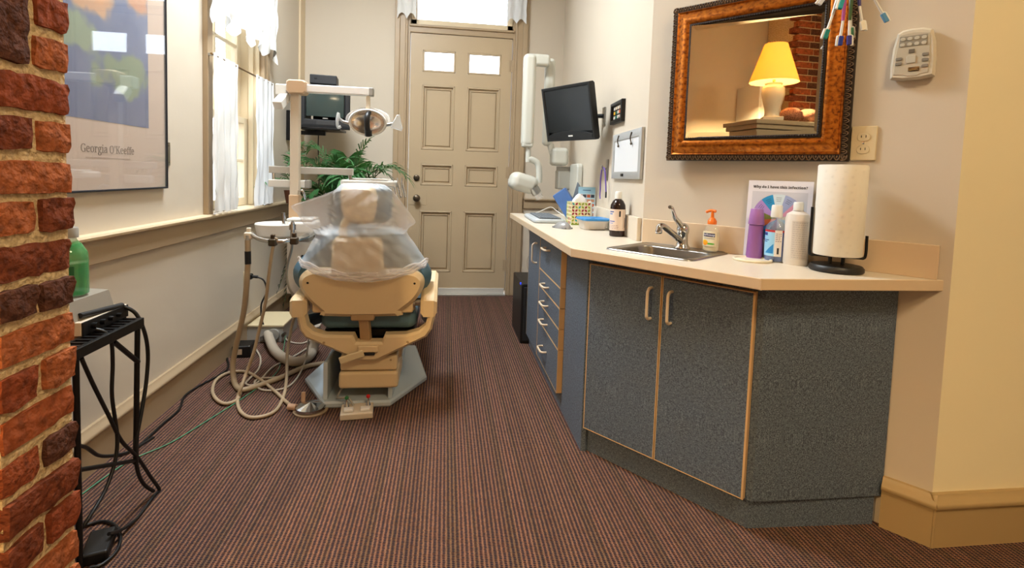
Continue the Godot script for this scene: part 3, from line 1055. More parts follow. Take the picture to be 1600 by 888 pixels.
func small_text(rects: Array, x: int, y: int, w: int, rows: int, pitch: int, c: Color, sd: int) -> void:
	# rows of words too small to read
	var r := RandomNumberGenerator.new()
	r.seed = sd
	for j in rows:
		var px := x
		while px < x + w - 6:
			var l := r.randi_range(5, 16)
			rects.append([px, y + j * pitch, mini(l, x + w - px), maxi(2, pitch / 2 - 1), c])
			px += l + 4

func counter_things() -> void:
	# keyboard
	var t := thing("keyboard", "silver grey computer keyboard at the far end of the worktop", "keyboard", Vector3(0.59, TOP, -3.035), PI / 2)
	t.rotation.y = -PI / 2 - 0.02
	var k := Mk.new().at(Vector3.ZERO, Basis(Vector3.RIGHT, PI / 2))
	k.prism(rrect(0.435, 0.185, 0.03, 4), -0.024, -0.002, 0.007)
	obj("case", k, mat(Color(0.74, 0.77, 0.79), 0.4), t)
	var km := mat(Color(0.22, 0.24, 0.26), 0.5)
	obj("key_well", Mk.new().box(Vector3(0, 0.0245, -0.006), Vector3(0.40, 0.003, 0.125), 0.001), km, t)
	var keys := mat(Color(0.42, 0.45, 0.48), 0.5)
	for r in 6:
		var n := 20 if r < 5 else 12
		for i in n:
			var w := 0.385 / n
			obj("key", shared_key(w), keys, t).position = Vector3(-0.1925 + (i + 0.5) * w, 0.0285, -0.058 + r * 0.021)
	# mouse
	t = thing("computer_mouse", "silver grey computer mouse on the worktop in front of the tissue box", "mouse", Vector3(0.60, TOP, -2.57), 0.5)
	obj("shell", half_dome(0.033, 0.037, 0.057), mat(Color(0.60, 0.60, 0.60), 0.3, 0.3), t)
	obj("button_seam", Mk.new().tube([Vector3(0, 0.0245, -0.045), Vector3(0, 0.0315, -0.02), Vector3(0, 0.0325, -0.004)], 0.0012, 6), M.charcoal, t)
	obj("side_grip", Mk.new().box(Vector3(0, 0.004, 0), Vector3(0.058, 0.007, 0.098), 0.003), mat(Color(0.45, 0.45, 0.46), 0.5), t)
	# tissue box with leaf print and a tissue
	t = thing("tissue_box", "cube tissue box printed with green, red and teal leaves", "tissue box", Vector3(0.745, TOP, -2.815), 0.03)
	rng.seed = 31
	var cols := [Color(0.62, 0.66, 0.16), Color(0.60, 0.12, 0.16), Color(0.45, 0.27, 0.18), Color(0.24, 0.62, 0.60), Color(0.55, 0.62, 0.12)]
	var pick := []
	for i in 64:
		pick.append(cols[rng.randi() % 5])
	var leaf := img(256, 256, func(i: int, j: int) -> Color:
		var cx := i / 43
		var cy := j / 37
		if j > 240:
			return Color(0.48, 0.55, 0.1)
		var u := (i % 43) / 43.0 - 0.5
		var v := (j % 37) / 37.0 - 0.5
		if (cx + cy) % 2 == 1:
			u = -u
		var a := (u + v) * 0.7071
		var b := (u - v) * 0.7071
		return pick[(cx + cy * 7) % 64] if absf(b) < 0.30 * (1.0 - pow(absf(a) / 0.52, 2.0)) and absf(a) < 0.52 else Color(0.90, 0.86, 0.72))
	obj("carton", Mk.new().box(Vector3(0, 0.0635, 0), Vector3(0.108, 0.127, 0.108)), printed(leaf), t)
	k = Mk.new()
	var P := []
	for i in 13:
		var row := []
		for j in 9:
			var a := TAU * i / 12
			var v := j / 8.0
			var rr := 0.034 * (1.0 - v * v * 0.9) * (1.0 + 0.25 * sin(a * 3 + v * 2))
			row.append(Vector3(cos(a) * rr * 1.15, 0.126 + v * 0.047, sin(a) * rr * 0.6))
		P.append(row)
	obj("tissue", k.grid(P, false, false, true), mat(Color(0.93, 0.93, 0.93), 0.9), t)
	# food tub
	t = thing("plastic_tub", "low clear white plastic tub with a bright blue lid", "container", Vector3(0.755, TOP, -2.555), 0.05)
	var wm := mat(Color(0.88, 0.84, 0.79, 0.85), 0.3)
	wm.transparency = BaseMaterial3D.TRANSPARENCY_ALPHA
	var ringz := func(w: float, h: float, r: float, y: float) -> Array:
		var o := []
		for p in rrect(w, h, r, 5):
			o.append(Vector3(p.x, y, p.y))
		return o
	obj("tub", Mk.new().grid([ringz.call(0.02, 0.02, 0.005, 0.001), ringz.call(0.112, 0.10, 0.02, 0.001), ringz.call(0.118, 0.106, 0.022, 0.006), ringz.call(0.138, 0.126, 0.026, 0.05)], false, true), wm, t)
	obj("contents", Mk.new().box(Vector3(0, 0.018, 0), Vector3(0.10, 0.028, 0.09), 0.01), M.white, t)
	obj("lid", Mk.new().grid([ringz.call(0.14, 0.128, 0.026, 0.047), ringz.call(0.154, 0.142, 0.03, 0.051), ringz.call(0.154, 0.142, 0.03, 0.057), ringz.call(0.144, 0.132, 0.028, 0.060), ringz.call(0.13, 0.118, 0.024, 0.056), ringz.call(0.02, 0.02, 0.004, 0.056)], false, true), mat(Color(0.22, 0.56, 0.83), 0.3), t)
	# brown bottle
	t = thing("brown_bottle", "dark brown bottle with a white cap and pale label at the wall corner", "bottle", Vector3(0.785, TOP, -2.262), -0.35)
	bottle(t, [Vector2(0, 0), Vector2(0.031, 0), Vector2(0.035, 0.004), Vector2(0.035, 0.128), Vector2(0.033, 0.145), Vector2(0.024, 0.163), Vector2(0.014, 0.171), Vector2(0.013, 0.178)], mat(Color(0.13, 0.055, 0.04), 0.12))
	var rects := [[14, 12, 40, 7, Color(0.25, 0.35, 0.6)], [14, 24, 30, 9, Color(0.45, 0.55, 0.75)], [90, 10, 12, 34, Color(0.1, 0.1, 0.12)], [14, 70, 48, 6, Color(0.35, 0.42, 0.7)], [14, 82, 36, 5, Color(0.5, 0.56, 0.76)], [120, 8, 3, 110, Color(0.6, 0.56, 0.5)], [136, 50, 8, 60, Color(0.2, 0.2, 0.22)]]
	small_text(rects, 14, 96, 80, 3, 9, Color(0.62, 0.5, 0.5), 4)
	obj("label", label_wrap(0.0354, 0.028, 0.125, -1.5, 1.5), printed(lines(160, 128, Color(0.88, 0.80, 0.74), rects)), t)
	obj("cap", Mk.new().at(Vector3(0, 0.172, 0)).lathe([Vector2(0.0165, 0), Vector2(0.0165, 0.018), Vector2(0.0155, 0.03), Vector2(0.013, 0.034), Vector2(0, 0.034)], 24), M.white, t)
	# blue folded pack, leaflet, white tube behind the tissue box
	t = thing("blue_packet", "blue and silver printed packet leaning on the wall behind the keyboard", "packet", Vector3(0.765, TOP, -3.16), 0)
	var pk := lines(128, 128, Color(0.04, 0.27, 0.66), [[0, 0, 128, 46, Color(0.60, 0.64, 0.68)], [18, 54, 60, 10, Color(0.82, 0.88, 0.95)], [30, 72, 70, 8, Color(0.55, 0.72, 0.92)], [10, 96, 40, 16, Color(0.05, 0.3, 0.68)]])
	k = Mk.new()
	var tilt := Basis(Vector3.RIGHT, -0.5)
	k.at(Vector3(0, 0.09, 0), Basis(Vector3.UP, -0.55) * Basis(Vector3.FORWARD, -0.62)).box(Vector3.ZERO, Vector3(0.10, 0.20, 0.035), 0.008)
	obj("pouch", k, printed(pk, 0.3), t)
	k = Mk.new()
	k.at(Vector3(0.055, 0.165, 0), Basis(Vector3.UP, -0.55) * Basis(Vector3.FORWARD, -0.62)).prism(PackedVector2Array([Vector2(-0.045, -0.02), Vector2(0.045, -0.02), Vector2(0.045, 0.055)]), -0.004, 0.004)
	obj("flap", k, mat(Color(0.42, 0.46, 0.50), 0.4), t)
	t = thing("leaflet", "upright leaflet with a pale blue heading and rows of small photographs", "leaflet", Vector3(0.825, TOP, -2.94), -0.28)
	rects = [[0, 0, 128, 46, Color(0.62, 0.80, 0.90)], [34, 20, 60, 6, Color(0.3, 0.45, 0.6)]]
	rng.seed = 8
	for j in 6:
		for i in 4:
			rects.append([6 + i * 30, 54 + j * 33, 26, 22, [Color(0.75, 0.35, 0.22), Color(0.20, 0.22, 0.28), Color(0.80, 0.58, 0.45), Color(0.55, 0.3, 0.25)][rng.randi() % 4]])
	obj("card", Mk.new().at(Vector3.ZERO, Basis(Vector3.RIGHT, -0.09)).box(Vector3(0, 0.105, 0), Vector3(0.10, 0.21, 0.003)), printed(lines(128, 256, Color(0.72, 0.84, 0.90), rects)), t)
	t = thing("squeeze_tube", "small white squeeze tube standing on its cap beside the leaflet", "tube", Vector3(0.815, TOP, -2.83))
	obj("tube_body", Mk.new().at(Vector3(0, 0.018, 0)).lathe([Vector2(0.016, 0), Vector2(0.018, 0.01), Vector2(0.017, 0.06), Vector2(0.012, 0.108), Vector2(0.008, 0.112), Vector2(0, 0.112)], 20, 1.0, 0.7), M.white, t)
	obj("cap", Mk.new().lathe([Vector2(0, 0), Vector2(0.013, 0), Vector2(0.014, 0.016), Vector2(0, 0.018)], 20), mat(Color(0.8, 0.78, 0.74), 0.4), t)
	# hand soap: oval pump bottle
	t = thing("soap_dispenser", "clear hand soap pump bottle with an orange pump and a yellow and green label", "soap bottle", on_angle(0.318, TOP + 0.004, 0.052), ANG_TURN - 0.1)
	var sm := glass(Color(0.95, 0.92, 0.84), 0.12, 0.05)
	bottle(t, [Vector2(0, 0), Vector2(0.026, 0), Vector2(0.030, 0.004), Vector2(0.0315, 0.05), Vector2(0.029, 0.078), Vector2(0.022, 0.094), Vector2(0.012, 0.101), Vector2(0.011, 0.108)], sm, 1.0, 0.62)
	obj("soap", Mk.new().lathe([Vector2(0, 0.003), Vector2(0.025, 0.003), Vector2(0.029, 0.007), Vector2(0.0302, 0.05), Vector2(0.0285, 0.074), Vector2(0, 0.075)], 24, 1.0, 0.6), mat(Color(0.90, 0.85, 0.70), 0.25), t)
	obj("label", label_wrap(0.0322, 0.020, 0.074, -1.0, 1.0, 1.0, 0.62), soap_label(), t)
	obj("lettering", bent(text("Softsoap", 0.0105, 0.0004, "Droid Sans", true), 0.0326, 0.0626, 1.0, 0.62), mat(Color(0.88, 0.88, 0.92), 0.5), t)
	var om := mat(Color(0.93, 0.46, 0.10), 0.35)
	var pump := obj("pump", Mk.new().at(Vector3(0, 0.105, 0)).lathe([Vector2(0.0125, 0), Vector2(0.0135, 0.014), Vector2(0.010, 0.019), Vector2(0.006, 0.022), Vector2(0.005, 0.045), Vector2(0, 0.045)], 20), om, t)
	obj("nozzle", Mk.new().tube([Vector3(0.012, 0.150, 0), Vector3(-0.002, 0.152, 0), Vector3(-0.014, 0.150, 0.004), Vector3(-0.022, 0.145, 0.006)], 0.0055, 8), om, pump)
	obj("collar", Mk.new().at(Vector3(0, 0.102, 0)).lathe([Vector2(0.0165, 0), Vector2(0.0165, 0.012), Vector2(0.013, 0.016)], 20), om, pump)
	# infection wheel sheet leaning on the wall
	t = thing("information_sheet", "white printed sheet with a wheel of pastel wedges and a bold question heading", "sheet", on_angle(0.533, TOP, 0.031), ANG_TURN)
	var wheel := wheel_print()
	var lean := Basis(Vector3.RIGHT, -0.055)
	obj("paper", Mk.new().at(Vector3.ZERO, lean).box(Vector3(0, 0.137, 0), Vector3(0.208, 0.274, 0.002)), wheel, t)
	var tm := obj("heading", text("Why do I have this infection?", 0.0125, 0.0006, "Droid Sans", true), M.ink, t)
	tm.transform = Transform3D(lean, lean * Vector3(0, 0.252, 0.0014))
	# purple cups
	t = thing("cup_stack", "tall stack of purple plastic cups turned upside down", "cups", on_angle(0.478, TOP, 0.062))
	var pm := mat(Color(0.56, 0.36, 0.62), 0.35)
	k = Mk.new()
	var prof := [Vector2(0.0285, 0), Vector2(0.0295, 0.003)]
	for i in 24:
		prof.append(Vector2(0.0285 - i * 0.00022, 0.0045 + i * 0.0048))
		prof.append(Vector2(0.0279 - i * 0.00022, 0.0075 + i * 0.0048))
	obj("cup", k.lathe(prof, 24), pm, t)
	obj("cup", Mk.new().at(Vector3(0, 0.1195, 0)).lathe([Vector2(0.0255, 0), Vector2(0.0262, 0.003), Vector2(0.0235, 0.030), Vector2(0.0205, 0.052), Vector2(0.019, 0.055), Vector2(0, 0.055)], 24), mat(Color(0.62, 0.42, 0.68), 0.35), t)
	# mouthwash
	t = thing("mouthwash_bottle", "bottle of blue mouthwash with a white cap and a blue and white label", "bottle", on_angle(0.545, TOP, 0.070), ANG_TURN - 0.25)
	bottle(t, [Vector2(0, 0), Vector2(0.030, 0), Vector2(0.033, 0.004), Vector2(0.033, 0.112), Vector2(0.030, 0.122), Vector2(0.017, 0.140), Vector2(0.0155, 0.152)], glass(Color(0.8, 0.9, 1.0), 0.15, 0.05), 1.0, 0.8)
	obj("mouthwash", Mk.new().lathe([Vector2(0, 0.003), Vector2(0.029, 0.003), Vector2(0.0315, 0.006), Vector2(0.0315, 0.095), Vector2(0, 0.096)], 24, 1.0, 0.79), mat(Color(0.10, 0.24, 0.55), 0.15), t)
	rects = [[0, 0, 200, 10, Color(0.72, 0.14, 0.16)], [0, 10, 128, 118, Color(0.58, 0.78, 0.90)], [4, 14, 70, 14, Color(0.12, 0.22, 0.55)], [8, 48, 80, 4, Color(0.2, 0.35, 0.6)], [8, 56, 66, 4, Color(0.2, 0.35, 0.6)], [128, 0, 52, 128, Color(0.88, 0.86, 0.85)], [146, 86, 14, 30, Color(0.15, 0.15, 0.17)], [180, 10, 20, 118, Color(0.3, 0.38, 0.6)]]
	for i in 60:
		rects.append([60 + i, 112 - i * 3 / 4, 3, 3 + i * 3 / 4, Color(0.13, 0.50, 0.76)])
	small_text(rects, 134, 16, 40, 5, 9, Color(0.5, 0.45, 0.5), 6)
	obj("label", label_wrap(0.0334, 0.02, 0.108, -1.45, 1.45, 1.0, 0.8), printed(lines(200, 128, Color(0.85, 0.9, 0.94), rects)), t)
	obj("cap", Mk.new().at(Vector3(0, 0.150, 0)).lathe([Vector2(0.0175, 0), Vector2(0.0185, 0.002), Vector2(0.017, 0.038), Vector2(0.015, 0.042), Vector2(0, 0.042)], 24), M.white, t)
	# white bottle
	t = thing("white_bottle", "tall plain white bottle with a white cap and grey small print", "bottle", on_angle(0.612, TOP, 0.078), ANG_TURN - 0.15)
	bottle(t, [Vector2(0, 0), Vector2(0.036, 0), Vector2(0.039, 0.004), Vector2(0.038, 0.150), Vector2(0.034, 0.166), Vector2(0.018, 0.176), Vector2(0.016, 0.180)], mat(Color(0.87, 0.84, 0.80), 0.3), 1.0, 0.72)
	rects = []
	small_text(rects, 6, 6, 84, 17, 9, Color(0.70, 0.67, 0.64), 12)
	obj("label", label_wrap(0.0393, 0.02, 0.145, -0.1, 1.3, 1.0, 0.72), printed(lines(96, 160, Color(0.80, 0.77, 0.73), rects)), t)
	obj("cap", Mk.new().at(Vector3(0, 0.178, 0)).lathe([Vector2(0.0155, 0), Vector2(0.0155, 0.024), Vector2(0.013, 0.028), Vector2(0, 0.028)], 22), M.white, t)
	# ring-shaped lid
	t = thing("jar_lid", "flat off-white plastic lid lying on the worktop before the purple cups", "lid", on_angle(0.492, TOP, 0.122))
	obj("disc", Mk.new().lathe([Vector2(0, 0.004), Vector2(0.052, 0.004), Vector2(0.055, 0.008), Vector2(0.061, 0.009), Vector2(0.063, 0.005), Vector2(0.060, 0), Vector2(0, 0)], 36), mat(Color(0.90, 0.87, 0.78), 0.35), t)
	# paper towels
	t = thing("paper_towel_holder", "black metal paper towel holder with a round base and two side arms", "holder", on_angle(0.735, TOP, 0.105), ANG_TURN + 0.35)
	obj("base", Mk.new().lathe([Vector2(0, 0), Vector2(0.070, 0), Vector2(0.074, 0.004), Vector2(0.074, 0.014), Vector2(0.069, 0.020), Vector2(0, 0.022)], 36), M.black, t)
	for s in [-1, 1]:
		obj("post", Mk.new().rod(Vector3(s * 0.017, 0.02, 0), Vector3(s * 0.017, 0.05, 0), 0.0055), M.blackmetal, t)
	var ya := 0.046
	obj("arm", Mk.new().tube([Vector3(-0.074, 0.195, 0.0), Vector3(-0.074, 0.13, 0.0), Vector3(-0.074, ya + 0.012, 0.0), Vector3(-0.069, ya, 0.0), Vector3(-0.05, ya, 0.0), Vector3(0.05, ya, 0.0), Vector3(0.069, ya, 0.0), Vector3(0.074, ya + 0.012, 0.0), Vector3(0.074, ya + 0.05, 0.0), Vector3(0.074, 0.115, 0.0)], 0.0042, 8), M.blackmetal, t)
	obj("spindle", Mk.new().rod(Vector3(0, 0.046, 0), Vector3(0, 0.30, 0), 0.006), M.blackmetal, t)
	var roll := thing("paper_towel_roll", "fat roll of embossed white paper towel standing on the black holder", "paper towel", on_angle(0.735, TOP + 0.0505, 0.105))
	var pt := mat(Color(0.93, 0.91, 0.86), 0.95, 0.0, 0.2)
	pt.heightmap_enabled = true
	pt.heightmap_texture = img(256, 256, func(i: int, j: int) -> Color:
		var h := 0.5
		for c in [[64, 64, 40.0], [192, 96, 52.0], [100, 190, 46.0], [220, 220, 30.0]]:
			var dx: float = wrapf(i - c[0], -128, 128)
			var dy: float = wrapf(j - c[1], -128, 128)
			var rr := sqrt(dx * dx + dy * dy)
			if rr < c[2]:
				h += 0.4 * cos(rr * 0.62) * (1.0 - rr / c[2])
		return Color(h, h, h))
	pt.heightmap_scale = 0.09
	pt.uv1_scale = Vector3(8, 30, 1)
	obj("sheets", Mk.new().lathe([Vector2(0.019, 0.0), Vector2(0.064, 0.0), Vector2(0.066, 0.003), Vector2(0.0665, 0.272), Vector2(0.064, 0.276), Vector2(0.019, 0.276)], 40), pt, roll)
	obj("core", Mk.new().lathe([Vector2(0.019, 0.0), Vector2(0.0195, 0.276), Vector2(0.0185, 0.276), Vector2(0.0183, 0.0)], 24), mat(Color(0.6, 0.48, 0.36), 0.8), roll)
	# computer case under the end of the worktop
	t = thing("computer_tower", "black computer tower on the carpet under the far end of the worktop", "computer", Vector3(0.58, 0, -3.32))
	obj("case", Mk.new().box(Vector3(0, 0.19, 0), Vector3(0.19, 0.38, 0.40), 0.008), M.black, t)
	obj("bezel", Mk.new().box(Vector3(-0.05, 0.19, 0.204), Vector3(0.06, 0.34, 0.01), 0.003), M.charcoal, t)
	var led := mat(Color(0.05, 0.15, 0.6), 0.3)
	led.emission_enabled = true
	led.emission = Color(0.1, 0.25, 1.0)
	led.emission_energy_multiplier = 1.2
	obj("power_led", Mk.new().box(Vector3(-0.092, 0.372, 0.15), Vector3(0.012, 0.012, 0.03), 0.002), led, t)
	# loose white leads at the end of the worktop
	t = thing("white_lead", "thin white leads looping on the worktop behind the keyboard", "cable", Vector3(0.7, TOP, -3.3))
	obj("lead", Mk.new().tube([Vector3(-0.16, 0.004, 0.0), Vector3(-0.06, 0.03, -0.1), Vector3(0.02, 0.055, -0.16), Vector3(0.06, 0.03, -0.14), Vector3(0.1, 0.004, -0.08), Vector3(0.12, 0.006, 0.02)], 0.0028, 6), M.white, t)
	t = thing("white_lead", "pair of grey white leads hanging under the far end of the worktop by the door", "cable", Vector3(0.6, 0.4, -3.6))
	for s in 2:
		obj("lead", Mk.new().tube([Vector3(0.04 + s * 0.02, 0.37, 0.0), Vector3(-0.005 + s * 0.02, 0.28, 0.01), Vector3(0.03, 0.16, 0.0), Vector3(-0.01 + s * 0.015, 0.04, 0.01), Vector3(0.02, -0.1, 0.0), Vector3(0.03, -0.398, 0.02)], 0.003, 6), M.hose_light, t)

var key_mesh := {}
func shared_key(w: float) -> ArrayMesh:
	if not key_mesh.has(w):
		key_mesh[w] = Mk.new().box(Vector3.ZERO, Vector3(w - 0.003, 0.006, 0.017), 0.0015, 1).mesh()
	return key_mesh[w]

func half_dome(rx: float, h: float, rz: float) -> Mk:
	var k := Mk.new()
	var P := []
	for i in 25:
		var a := TAU * i / 24
		var row := []
		for j in 9:
			var t := PI / 2 * j / 8
			row.append(Vector3(cos(a) * rx * cos(t), h * (sin(t) + 0.12 * sin(a + 0.0) * cos(t) * sin(t)), sin(a) * rz * cos(t)))
		P.append(row)
	return k.grid(P, false, false, true)

func bent(t: TextMesh, r: float, y: float, sx: float, sz: float) -> ArrayMesh:
	# lettering laid round an oval bottle
	var a := t.get_mesh_arrays()
	var v: PackedVector3Array = a[Mesh.ARRAY_VERTEX]
	for i in v.size():
		var f := v[i].x / (r * 0.95)
		v[i] = Vector3(sin(f) * (r + v[i].z) * sx, y + v[i].y, cos(f) * (r + v[i].z) * sz)
	a[Mesh.ARRAY_VERTEX] = v
	var m := ArrayMesh.new()
	m.add_surface_from_arrays(Mesh.PRIMITIVE_TRIANGLES, a)
	return m

func soap_label() -> StandardMaterial3D:
	var m := printed(img(128, 128, func(i: int, j: int) -> Color:
		if j > 12 and j < 44 and i > 14 and i < 112:
			return Color(0.10, 0.12, 0.30)
		if j > 52 and j < 64 and i > 18 and i < 108 and j % 6 < 3 and (i % 11) > 2:
			return Color(0.35, 0.35, 0.38)
		var u := (i - 34) / 26.0
		var v := (j - 96) / 24.0
		if u * u + v * v < 1.0:
			return Color(0.96, 0.78, 0.15).lerp(Color(0.95, 0.55, 0.10), clampf(v * 0.5 + 0.5, 0, 1))
		u = (i - 74) / 38.0
		v = (j - 104) / 8.0
		if u * u + v * v < 1.0:
			return Color(0.36, 0.72, 0.22)
		return Color(0.92, 0.88, 0.76)), 0.4)
	return m

func wheel_print() -> StandardMaterial3D:
	var wedge := [Color(0.82, 0.88, 0.90), Color(0.62, 0.66, 0.80), Color(0.87, 0.60, 0.68), Color(0.86, 0.82, 0.74), Color(0.72, 0.82, 0.84), Color(0.76, 0.76, 0.66), Color(0.80, 0.80, 0.84), Color(0.58, 0.44, 0.60), Color(0.16, 0.42, 0.62), Color(0.84, 0.42, 0.20), Color(0.50, 0.50, 0.20), Color(0.68, 0.54, 0.78), Color(0.12, 0.55, 0.76)]
	return printed(img(416, 548, func(i: int, j: int) -> Color:
		if i < 30 or i > 386 or j < 76 or j > 520:
			return Color(0.90, 0.89, 0.91)
		var dx := i - 208.0
		var dy := j - 262.0
		var rr := sqrt(dx * dx + dy * dy)
		if rr > 170.0:
			return Color(0.80, 0.80, 0.83)
		var a := wrapf(atan2(dx, -dy) + TAU / 26.0, 0.0, TAU)
		var s := int(a / TAU * 13.0) % 13
		var c: Color = wedge[s]
		var f := fposmod(a / TAU * 13.0, 1.0)
		if rr > 120.0 and rr < 152.0 and f > 0.25 and f < 0.75 and int(rr) % 12 < 4 and (i + j) % 5 < 3:
			return c.darkened(0.55)
		return c), 0.55)

# ---------------------------------------------------------------- on the walls of the right side
func frame_loop(k: Mk, w: float, h: float, prof: Array) -> Mk:
	# mitred picture frame: prof holds (distance in from the outer edge, height off the wall)
	var sides := [[Vector2(-1, -1), Vector2(1, -1), Vector2(0, 1)], [Vector2(1, -1), Vector2(1, 1), Vector2(-1, 0)], [Vector2(1, 1), Vector2(-1, 1), Vector2(0, -1)], [Vector2(-1, 1), Vector2(-1, -1), Vector2(1, 0)]]
	var pn := []
	for i in prof.size() - 1:
		var e: Vector2 = prof[i + 1] - prof[i]
		pn.append(Vector2(-e.y, e.x).normalized())
	for s in sides:
		var inw: Vector2 = s[2]
		for i in prof.size() - 1:
			var n0: Vector2 = pn[i]
			var n1: Vector2 = pn[i]
			if i > 0 and pn[i - 1].dot(pn[i]) > 0.7:
				n0 = (pn[i - 1] + pn[i]).normalized()
			if i < pn.size() - 1 and pn[i + 1].dot(pn[i]) > 0.7:
				n1 = (pn[i + 1] + pn[i]).normalized()
			var pt := func(c: Vector2, j: int) -> Vector3:
				return Vector3(c.x * (w / 2 - prof[j].x), c.y * (h / 2 - prof[j].x), prof[j].y)
			var A: Vector3 = pt.call(s[0], i)
			var B: Vector3 = pt.call(s[1], i)
			var C: Vector3 = pt.call(s[1], i + 1)
			var D: Vector3 = pt.call(s[0], i + 1)
			var NA := Vector3(inw.x * n0.x, inw.y * n0.x, n0.y)
			var NB := Vector3(inw.x * n1.x, inw.y * n1.x, n1.y)
			k.tri(A, B, C, NA, NA, NB)
			k.tri(A, C, D, NA, NB, NB)
	return k

func wall_things() -> void:
	# --- gilt mirror
	var w := 0.61
	var h := 0.588
	var t := thing("wall_mirror", "mirror in a wide mottled gold frame with a dark carved border", "mirror", on_angle(0.423, 1.426, 0.0145), ANG_TURN + 0.045)
	var gold := mat(Color.WHITE, 0.36, 0.75)
	gold.albedo_texture = ntex(noise(0.02, 6, 91), 512, grad([0.0, 0.25, 0.40, 0.60, 1.0], [Color(0.26, 0.12, 0.04), Color(0.46, 0.23, 0.06), Color(0.66, 0.37, 0.10), Color(0.72, 0.42, 0.12), Color(0.82, 0.52, 0.18)]))
	tri(gold, 6.0)
	var carved := mat(Color(0.15, 0.105, 0.075), 0.4, 0.35)
	obj("frame", frame_loop(Mk.new(), w, h, [Vector2(0.021, 0.0), Vector2(0.021, 0.030), Vector2(0.024, 0.034), Vector2(0.030, 0.030), Vector2(0.036, 0.033), Vector2(0.048, 0.043), Vector2(0.060, 0.047), Vector2(0.070, 0.046), Vector2(0.076, 0.042)]), gold, t)
	obj("outer_border", frame_loop(Mk.new(), w, h, [Vector2(0, 0), Vector2(0, 0.022), Vector2(0.004, 0.027), Vector2(0.014, 0.025), Vector2(0.022, 0.030)]), carved, t)
	obj("inner_border", frame_loop(Mk.new(), w, h, [Vector2(0.076, 0.043), Vector2(0.079, 0.046), Vector2(0.083, 0.046), Vector2(0.088, 0.043), Vector2(0.088, 0.001)]), carved, t)
	var leafm := mat(Color(0.42, 0.33, 0.24), 0.38, 0.5)
	var orn := Mk.new()
	var beads := Mk.new()
	for s in 4:
		var l := w if s % 2 == 0 else h
		var n := int(l / 0.0196)
		for i in n:
			var u := (i + 0.5) / n - 0.5
			var b := Basis(Vector3.BACK, s * PI / 2)
			var o := b * Vector3(u * l, -(h if s % 2 == 0 else w) / 2 + 0.011, 0.027)
			orn.at(o, b)
			orn.tube([Vector3(-0.0075, 0.008, 0), Vector3(-0.0070, 0.0, 0.002), Vector3(0, -0.008, 0.001), Vector3(0.0070, 0.0, 0.002), Vector3(0.0075, 0.008, 0)], 0.0018, 5)
			orn.ball(Vector3(0, 0.0025, 0.0), Vector3(0.0034, 0.0055, 0.003), 8)
		var nb := int((l - 0.17) / 0.008)
		for i in nb:
			var u := ((i + 0.5) / nb - 0.5) * (l - 0.168)
			beads.ball(Basis(Vector3.BACK, s * PI / 2) * Vector3(u, -(h if s % 2 == 0 else w) / 2 + 0.0835, 0.047), Vector3(0.003, 0.003, 0.003), 6)
	obj("carved_leaves", orn, leafm, t).set_meta("kind", "stuff")
	obj("beading", beads, carved, t).set_meta("kind", "stuff")
	var gw := w - 0.176
	var gh := h - 0.176
	var b := 0.02
	var tilt := Basis(Vector3.UP, 0.11)
	var g := Mk.new()
	var q := func(x: float, y: float, z: float) -> Vector3:
		return Vector3(x, y, z)
	var X := gw / 2 + 0.004
	var Y := gh / 2 + 0.004
	g.quad(Vector3(-X + b, -Y + b, 0), Vector3(X - b, -Y + b, 0), Vector3(X - b, Y - b, 0), Vector3(-X + b, Y - b, 0), Vector3(0, 0, 1))
	var bz := -0.0011
	var sn := 0.055
	g.quad(Vector3(-X, -Y, bz), Vector3(X, -Y, bz), Vector3(X - b, -Y + b, 0), Vector3(-X + b, -Y + b, 0), Vector3(0, -sn, 1).normalized())
	g.quad(Vector3(-X, Y, bz), Vector3(X, Y, bz), Vector3(X - b, Y - b, 0), Vector3(-X + b, Y - b, 0), Vector3(0, sn, 1).normalized())
	g.quad(Vector3(-X, -Y, bz), Vector3(-X, Y, bz), Vector3(-X + b, Y - b, 0), Vector3(-X + b, -Y + b, 0), Vector3(-0.015, 0, 1).normalized())
	g.quad(Vector3(X, -Y, bz), Vector3(X, Y, bz), Vector3(X - b, Y - b, 0), Vector3(X - b, -Y + b, 0), Vector3(sn, 0, 1).normalized())
	g.box(Vector3(0, 0, -0.0025), Vector3(2 * X, 2 * Y, 0.002))
	var go := obj("glass", g, M.mirror, t)
	go.transform = Transform3D(tilt, Vector3(0, 0, 0.025))
	# --- outlet
	t = thing("wall_outlet", "ivory duplex outlet plate on the tan wall at the corner of the gold mirror", "outlet", on_angle(0.764, 1.189, 0.003), ANG_TURN)
	outlet(t)
	# --- alarm keypad
	t = thing("alarm_keypad", "rounded beige alarm keypad with grey buttons high on the tan wall", "keypad", on_angle(0.872, 1.447, 0.014), ANG_TURN)
	var body := PackedVector2Array()
	for p in [[-0.050, -0.068], [-0.020, -0.074], [0.020, -0.074], [0.054, -0.068], [0.055, -0.02], [0.051, 0.03], [0.042, 0.066], [0.02, 0.074], [-0.006, 0.075], [-0.028, 0.072], [-0.040, 0.064], [-0.048, 0.02], [-0.051, -0.03]]:
		body.append(Vector2(p[0], p[1]))
	obj("body", Mk.new().prism(body, -0.013, 0.014, 0.006), mat(Color(0.80, 0.77, 0.70), 0.4), t)
	var facep := PackedVector2Array()
	for p in [[-0.042, -0.058], [-0.018, -0.060], [-0.008, -0.065], [0.012, -0.065], [0.022, -0.060], [0.040, -0.058], [0.041, -0.01], [0.037, 0.056], [0.0, 0.063], [-0.032, 0.058], [-0.039, 0.0]]:
		facep.append(Vector2(p[0], p[1]))
	obj("face_plate", Mk.new().prism(facep, 0.012, 0.0155, 0.001), mat(Color(0.72, 0.69, 0.62), 0.45), t)
